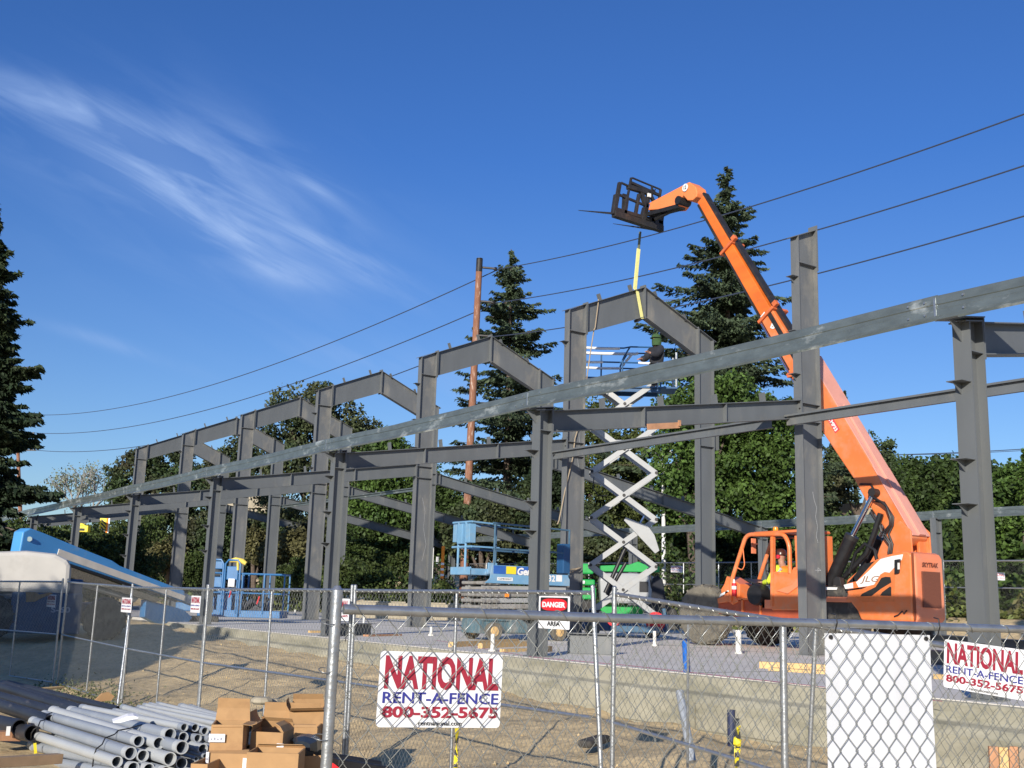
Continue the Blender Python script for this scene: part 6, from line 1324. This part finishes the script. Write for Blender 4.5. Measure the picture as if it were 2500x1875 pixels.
broadleaf(1700, 50, [(1650, 1010, 60, 60), (1720, 1000, 80, 70), (1800, 990, 85, 75), (1880, 1030, 70, 70), (1650, 1120, 65, 80), (1740, 1110, 90, 90), (1840, 1120, 100, 90), (1920, 1150, 60, 80), (1680, 1220, 75, 70), (1790, 1230, 110, 75), (1900, 1240, 80, 70), (1620, 1200, 35, 60), (1770, 945, 45, 35)], 'large bright green maple behind the grey tall column and the cab', lf_green, 26000, .27, 51, .62)
broadleaf(1595, 66, [(1600, 1215, 30, 30), (1570, 1250, 30, 35), (1560, 1160, 10, 10)], 'small loose tree beside the street lamp pole', lf_dark, 2500, .22, 52, .4, shell=.2)
broadleaf(2110, 62, [(2080, 1120, 60, 55), (2140, 1120, 55, 55), (2050, 1180, 60, 60), (2160, 1180, 60, 60), (2000, 1230, 50, 60)], 'dark round-topped tree right behind the orange boom base', lf_dark, 13000, .27, 53, .45, shell=.5)
for i, (x, D, bl_, lab, mt) in enumerate((
        (2230, 52, [(2230, 1170, 45, 40), (2210, 1230, 50, 60), (2260, 1240, 50, 70), (2240, 1330, 70, 80)], 'bright leafy tree above the lift truck engine cover', lf_hedge),
        (2310, 50, [(2320, 1160, 50, 35), (2300, 1220, 60, 60), (2340, 1300, 60, 80), (2300, 1360, 50, 60)], 'bright leafy tree left of the right-hand column', lf_hedge),
        (2410, 46, [(2395, 1180, 55, 45), (2420, 1240, 60, 60), (2390, 1320, 70, 70), (2430, 1370, 60, 50)], 'bright leafy tree just right of the right-hand column', lf_hedge),
        (2480, 44, [(2490, 1190, 50, 50), (2480, 1280, 60, 70), (2500, 1350, 60, 70)], 'bright leafy tree at the right edge', lf_green),
        (2060, 54, [(2060, 1320, 80, 50), (2000, 1340, 60, 60), (2120, 1330, 70, 50), (2070, 1370, 80, 40)], 'leafy shrub under the concrete parapet behind the boom cylinders', lf_hedge),
        (1880, 56, [(1850, 1330, 60, 60), (1920, 1350, 60, 60), (1790, 1350, 60, 60)], 'dark leafy tree behind the orange cab', lf_dark),
        (1650, 54, [(1650, 1300, 40, 40), (1600, 1360, 50, 50), (1690, 1360, 60, 50)], 'green shrub behind the white lamp pole', lf_hedge),
        (1540, 54, [(1530, 1335, 70, 35), (1470, 1340, 60, 35), (1580, 1345, 40, 30)], 'blossoming shrub behind the scissor arms', lf_brown),
        (1390, 56, [(1390, 1300, 50, 60), (1340, 1330, 50, 60), (1430, 1290, 50, 50)], 'dark shrub left of the scissor arms', lf_dark),
        (1330, 58, [(1330, 1190, 40, 60), (1300, 1250, 50, 60), (1350, 1140, 30, 50)], 'dark evergreen tree beside the second cypress, left of the tall column', lf_firb),
        (1180, 58, [(1170, 1280, 60, 50), (1220, 1260, 60, 50), (1130, 1300, 50, 50), (1240, 1310, 60, 50)], 'olive brown tree behind the folded lift', lf_brown),
        (1080, 60, [(1080, 1260, 60, 60), (1040, 1200, 50, 60), (1100, 1320, 60, 50), (1020, 1300, 60, 60)], 'mid green tree around the foot of the utility pole', lf_hedge),
        (930, 60, [(930, 1300, 60, 50), (880, 1290, 50, 50), (970, 1340, 60, 40)], 'green tree behind the low rear rafters', lf_hedge),
        (820, 62, [(800, 1300, 50, 50), (850, 1250, 50, 50), (760, 1310, 40, 40)], 'dark tree behind the third frame columns', lf_dark),
        (700, 60, [(720, 1320, 38, 28), (690, 1345, 38, 26), (750, 1350, 28, 22)], 'small olive tree with pale forked stems between far columns', lf_dry),
        (650, 72, [(640, 1300, 60, 55), (700, 1290, 50, 40), (590, 1350, 50, 40), (660, 1380, 60, 30), (760, 1360, 50, 35)], 'dark leafy tree in the gap left of the middle columns', lf_dark),
        (620, 64, [(615, 1320, 30, 25), (640, 1350, 30, 25)], 'small dry olive tree left of the forked one', lf_dry),
        (410, 66, [(410, 1345, 32, 26), (385, 1370, 30, 20)], 'small dry olive tree by the far left columns', lf_dry),
        (520, 68, [(540, 1290, 60, 50), (490, 1320, 50, 50), (580, 1340, 50, 50)], 'dark tree behind the front columns in the left part', lf_dark))):
    broadleaf(x, D, bl_, lab, mt, int(1500+22*sum(q[2]*q[3] for q in bl_)/12*(1 if D < 60 else .8)), .27, 70+i, .55, group='trees and tall shrubs along the back', trunk=True)
# broom thickets on the left and low undergrowth along the back fence
for i, (x, D, bl_, lab) in enumerate(((60, 48, [(60, 1330, 120, 50), (-30, 1340, 80, 60), (40, 1400, 140, 60)], 'leftmost dark green broom thicket behind the boom lift hood'), (-10, 60, [(40, 1300, 120, 32), (200, 1312, 120, 30), (-80, 1290, 100, 40), (330, 1300, 90, 40)], 'tall broom thicket in the back row at the far left'),
  (850, 58, [(850, 1360, 60, 40), (900, 1370, 50, 40), (950, 1385, 50, 35)], 'bright bushes between the third and second frames'), (200, 50, [(170, 1350, 90, 50), (240, 1370, 80, 60), (120, 1400, 90, 50), (210, 1420, 100, 50)], 'broom thicket above the sloping blue boom'),
                                 (320, 52, [(300, 1340, 60, 45), (330, 1390, 70, 50), (280, 1400, 70, 50)], 'broom thicket behind the far left columns'), (700, 56, [(700, 1420, 40, 35), (735, 1410, 35, 45)], 'broom bush right of the small blue basket'),
                                 (860, 46, [(850, 1410, 60, 35), (900, 1420, 60, 35), (810, 1420, 40, 35)], 'dark broom bush behind the near column pair'), (475, 60, [(475, 1390, 30, 35)], 'broom bush left of the blue basket'))):
    broadleaf(x, D, bl_, lab, lf_broom, int(2500+sum(q[2]*q[3] for q in bl_)*.8), .20, 110+i, .5, cat='shrub', nm='broom_shrub', group='broom thickets', trunk=False, shell=.35)
r_ = np.random.default_rng(77)
def strip(x0, x1, D0, D1, n, h, leaf, mat, nm, seed, zadd=0.):
    r_ = np.random.default_rng(seed); f = r_.uniform(0, 1, n); P = []
    for k in f:
        px = x0+(x1-x0)*k; D = D0+(D1-D0)*k+r_.uniform(-1.5, 9); v = at(px, 1480, D); P.append((v.x, v.y, gz(v.x, v.y)+min(abs(r_.normal()), 1.7)*h*(1+.5*math.sin(px*.02)+.3*math.sin(px*.071))*.5+zadd))
    tag(cards(nm, np.array(P), leaf, mat, None, None, seed), kind='stuff')
strip(-150, 1100, 84, 52, 16000, 1.6, .30, lf_broom, 'undergrowth', 201)
strip(900, 2650, 54, 40, 26000, 2.6, .28, lf_hedge, 'undergrowth', 202)
strip(1200, 2650, 46, 37.5, 9000, 1.0, .24, grassm, 'tall_grass', 203)
strip(-100, 1000, 78, 50, 9000, .7, .24, grassm, 'tall_grass', 204)
# weeds at the foot of the second fence
P = []
for _ in range(2600):
    c = random.choice(((-5.2, 11.4, .8), (-5.1, 13.2, .9), (-5.3, 9.6, .5), (-5.0, 8.0, .6))); x = c[0]+random.gauss(0, .35); y = c[1]+random.gauss(0, c[2]); P.append((x, y, gz(x, y)+abs(random.gauss(0, .07))))
tag(cards('weeds', np.array(P), .05, M('weed_green', (.11, .13, .05), .7, 0, .3), None, None, 9), kind='stuff')

# unseen trees added outside the left edge to throw shade over the boom lift
for i, (x, y, h, lab) in enumerate(((-16.7, 7.9, 7.5, 'unseen leafy tree added for shade outside the left edge, nearest the street'), (-18.8, 10.6, 7.5, 'unseen leafy tree added for shade outside the left edge, middle of three'), (-20.9, 13.2, 7.7, 'unseen leafy tree added for shade outside the left edge, farthest of three'))):
    t = thing('broadleaf_tree', lab, 'tree', (x, y, gz(x, y)), 0, 'unseen trees added for shade outside the left edge'); MB().tube([(0, 0, -.3), (0, 0, h*.6)], [.2, .1], 8).build('trunk', bark, t, smooth=True)
    blobs_crown(t, [(0, 0, h*.70, 2.3, 2.3, h*.24), (.3, .3, h*.45, 2.0, 2.0, h*.25), (-.3, -.5, h*.35, 2.1, 2.1, h*.25), (0, 0, h*.2, 2.0, 2.0, h*.18)], 22000, .6, lf_dark, 300+i, .8, shell=.2)

# ------------------------------------------------------------------ back fence, pole, wires, lamp, overpass
pts = [Vector((*p, 0)) for p in ((27.8, 2.0), (26.0, 14.0), (24.1, 27.0), (22.4, 38.0), (20.6, 48.0), (18.6, 56.5), (14.7, 65.0))]
lm_back = link_mesh(3.6, FH, .0013, 3, 5)
bk_i = 0
ORD = 'first second third fourth fifth sixth seventh eighth ninth tenth eleventh twelfth thirteenth fourteenth fifteenth sixteenth seventeenth eighteenth nineteenth twentieth twenty-first twenty-second twenty-third twenty-fourth'.split()
for a, c in zip(pts[:-1], pts[1:]):
    n = max(1, round((c-a).length/3.66))
    for k in range(n):
        p = a.lerp(c, k/n); q = a.lerp(c, (k+1)/n); zb_ = .82; Ln = (q-p).length; d = q-p
        t = thing('chain_link_fence', f'distant chain link fence panel before the bushes, {ORD[bk_i]} from the right', 'fence panel', (p.x, p.y, zb_), math.atan2(d.y, d.x), 'far chain link fence panels')
        if bk_i == 0:
            MB().tube([(0, 0, FH), (3.66, 0, FH)], .03, 6).build('top_rail', galv_tube, t); MB().tube([(0, 0, FH/2), (3.66, 0, FH/2)], .024, 6).build('middle_rail', galv_tube, t)
            MB().tube([(0, 0, -.2), (0, 0, FH+.04)], .03, 6).build('post', galv_tube, t); MB().tube([(1.83, 0, 0), (1.83, 0, FH)], .024, 6).build('post', galv_tube, t); link('chain_link', lm_back, t, (.03, 0, 0)); bsrc = t
        else:
            for ch in bsrc.children: o = ch.copy(); COL.objects.link(o); o.parent = t
        t.scale = (Ln/3.66, 1, 1); bk_i += 1
for x, y, D, lab in ((1638, 1397, 43.5, 'tiny faded sign on the far fence right of the white lamp pole'), (2420, 1416, 37.2, 'tiny faded sign on the far fence right of the right-hand column')):
    v = at(x, y, D); national(v, (0, 0, R(-82+45)), .46, lab)
pb = gbase(1128, 58); ptop = at(1171, 632, 58)
t = thing('utility_pole', 'tall reddish wooden utility pole standing left of the conifer', 'utility pole', pb); e = ptop-pb
MB().tube([(0, 0, -.5), tuple(e*.5), tuple(e)], [.23, .20, .165], 14).build('pole', polewood, t, smooth=True)
b = MB(); b.tube([tuple(e), tuple(e+Vector((0, 0, .02)))], .17, 12); b.tube([tuple(e*.965), tuple(e)], .172, 12); b.build('pole_cap', dkmetal, t)
RH = Vector((math.sin(YAW), -math.cos(YAW), 0)); ins = []
for (x0, y0, x1, y1) in ((1178, 653, 1210, 656), (1168, 735, 1205, 738), (1160, 818, 1195, 821)):
    a = at(x0, y0, 58)-pb; c = at(x1, y1, 58)-pb; b = MB(); b.bar(a, c, .12, .10); b.build('arm', dkmetal, t, bevel=.02)
    b = MB(); b.lathe([(.06, 0), (.11, .05), (.06, .1), (.11, .15), (.05, .2)], 'Z', c-Vector((0, 0, .12)), 8); b.build('insulator', dkmetal, t, smooth=True); ins.append(at(x1+8, y1+1, 58))
pl2 = gbase(44, 120); t = thing('utility_pole', 'distant utility pole hidden in the dark conifer at the left', 'utility pole', pl2); MB().tube([(0, 0, 0), tuple(at(40, 1000, 120)-pl2)], [.25, .15], 8).build('pole', polewood, t, smooth=True)
b = MB(); li = []
for (x0, y0, x1) in ((70, 1013, 88), (66, 1057, 84), (70, 1099, 88)):
    b.bar(at(x0-30, y0, 120)-pl2, at(x1, y0, 120)-pl2, .14); li.append(at(x1, y0, 120))
b.build('arm', dkmetal, t)
def cable(a, c, sag, name, label, r=.03, n=40, group='power cables crossing the sky'):
    pts = [a.lerp(c, i/n)-Vector((0, 0, 4*sag*(i/n)*(1-i/n))) for i in range(n+1)]
    tag(MB().tube(pts, r, 5).build('power_cable', wirecol), label, 'cable', group)
far = [at(2620, 235, 30), at(2620, 365, 30), at(2620, 492, 30)]
w3 = ('topmost', 'middle', 'lowest')
for k in range(3):
    cable(li[k], ins[k], 2.1, 'w', f'{w3[k]} power cable left of the utility pole, sagging to the left edge', .03)
    cable(ins[k], far[k], .55, 'w', f'{w3[k]} power cable from the utility pole to the upper right edge', .026)
cable(at(1380, 1119, 90), at(1600, 1119, 90), .1, 'w', 'thin dark cable low in the sky behind the scissor arms', .03)
cable(at(1950, 1112, 80), at(2620, 1088, 70), .2, 'w', 'low cable crossing the sky behind the right-hand column', .03); cable(at(1950, 1108, 80), at(2620, 1092, 70), .25, 'w', 'second low cable close under the other behind the right-hand column', .02)
lb_ = gbase(1621, 50); lt = at(1619, 1122, 50)
t = thing('street_lamp', 'white double-armed street lamp behind the raised scissor arms', 'street lamp', lb_); e = lt-lb_
MB().tube([(0, 0, 0), tuple(e)], [.11, .075], 12).build('pole', white, t, smooth=True)
for sg in (-1, 1):
    pts = [e+Vector((0, 0, -.1)), e+RH*sg*.25+Vector((0, 0, .25)), e+RH*sg*.8+Vector((0, 0, .55)), e+RH*sg*1.4+Vector((0, 0, .72)), e+RH*sg*1.9+Vector((0, 0, .76))]
    MB().tube(pts, .045, 8).build('arm', galv_tube, t, smooth=True); b = MB(); b.tube([e+RH*sg*1.8+Vector((0, 0, .76)), e+RH*sg*2.3+Vector((0, 0, .74))], [.09, .11], 8); b.build('lamp_head', greyarm, t, smooth=True)
b = MB(); b.tube([e, e+Vector((0, 0, .45))], .03, 6); b.bar(e+Vector((0, 0, .4))-RH*.35, e+Vector((0, 0, .4))+RH*.35, .04); 
for sg in (-1, 1): b.lathe([(.05, 0), (.09, .08), (.03, .12)], 'Z', e+Vector((0, 0, .42))+RH*sg*.33, 8)
b.build('camera_bar', white, t)
def wall(x0, x1, y, y1, D0, D1, h, label, nm='overpass_parapet', cat='overpass', mat=overp):
    a = at(x0, y, D0); c = at(x1, y1, D1); b = MB(); b.bar(a-Vector((0, 0, h/2)), c-Vector((0, 0, h/2)), .35, h); b.bar(a-Vector((0, 0, h+.25)), c-Vector((0, 0, h+.25)), .9, .30)
    o = tag(b.build(nm, mat), label, cat); return recenter(o)
wall(1960, 2190, 1232, 1226, 66, 63, .85, 'weathered concrete overpass parapet seen behind the boom cylinders', )
wall(1380, 1570, 1268, 1272, 70, 70, .75, 'weathered concrete overpass parapet seen through the scissor arms')
wall(540, 660, 1214, 1208, 74, 74, .85, 'weathered concrete parapet seen between the left columns')
v = at(565, 1300, 75); b = MB(); b.box(-1.6, 1.6, -1, 1, -4, 2.0); b.box(-1.7, 1.7, -1.1, 1.1, 2.0, 2.25); o = b.build('shaded_shed_void', M('shaded_shed_void', (.012, .013, .015), .9)); o.location = v; o.rotation_euler = (0, 0, R(-34)); tag(o, 'shed opening between the left columns, coloured black for the shade inside', 'shed');  # solid box, its near-black colour stands for the shade inside the opening
v = at(1440, 1262, 78); t = thing('white_van', 'white roof of a vehicle passing on the overpass behind the scissor arms', 'van', v, R(-34)); b = MB(); b.prism([(-1.6, -.8), (-1.6, .1), (-1.2, .35), (.9, .35), (1.6, -.3), (1.6, -.8)], 'Y', -.8, .8); b.build('body', white, t, bevel=.06); b = MB(); b.prism([(.75, .28), (.95, .28), (1.5, -.25), (1.3, -.25)], 'Y', -.81, .81); b.build('window', glassd, t)
# yellow machine and striped marker in the far left trees, road markers
t = thing('yellow_vehicle', 'bright yellow site machine glimpsed through the leaves at the far left', 'digger', at(200, 1299, 43)); b = MB(); b.box(-.22, .22, -.15, .15, .0, .28); b.tube([(-.15, -.1, -.05), (-.05, -.1, .1), (.12, -.1, .3)], .06, 8); b.prism([(-.2, .28), (-.1, .4), (.05, .36), (.1, .28)], 'Y', -.1, .1)
o = b.build('body', yellow, t, bevel=.03); b = MB(); b.box(-.1, .12, -.16, -.15, .05, .15); b.build('window', glassd, t); t.rotation_euler = (0, 0, R(-34)); t.scale = (1.25, 1, .9)
t = thing('hazard_marker', 'yellow and black striped hazard board beside an orange post in the far left trees', 'hazard board', at(252, 1294, 43), R(-34)); MB().box(-.16, .10, -.02, .02, .05, .46).build('board', yellow, t)
b = MB()
for k in range(3): b.bar((-.10, -.026, .40-.14*k), (.10, -.026, .22-.14*k), .012, .05)
b.build('stripes', blackink, t); MB().box(.11, .18, -.03, .03, -.1, .46).build('post', hivis_o, t); MB().box(.18, .23, -.03, .03, -.1, .46).build('post', galv_tube, t)
t = thing('marker_post', 'orange and white marker post behind the rear fence, left of the folded lift', 'marker post', at(1079, 1412, 50)); MB().box(-.07, .07, -.05, .05, 0, 1.45).build('post', hivis_o, t)
b = MB()
for k in range(3): b.box(-.075, .075, -.056, .056, .1+.25*k, .2+.25*k)
b.build('white_band', white, t); t.rotation_euler = (0, 0, R(-34))
t = thing('road_sign_post', 'thin pale sign post left of the orange marker post', 'sign post', at(1055, 1412, 50)); MB().tube([(0, 0, 0), (0, 0, 1.4)], .03, 6).build('post', pvcwhite, t); MB().box(.18, .3, -.02, .02, .75, .98).build('sign_board', white, t)
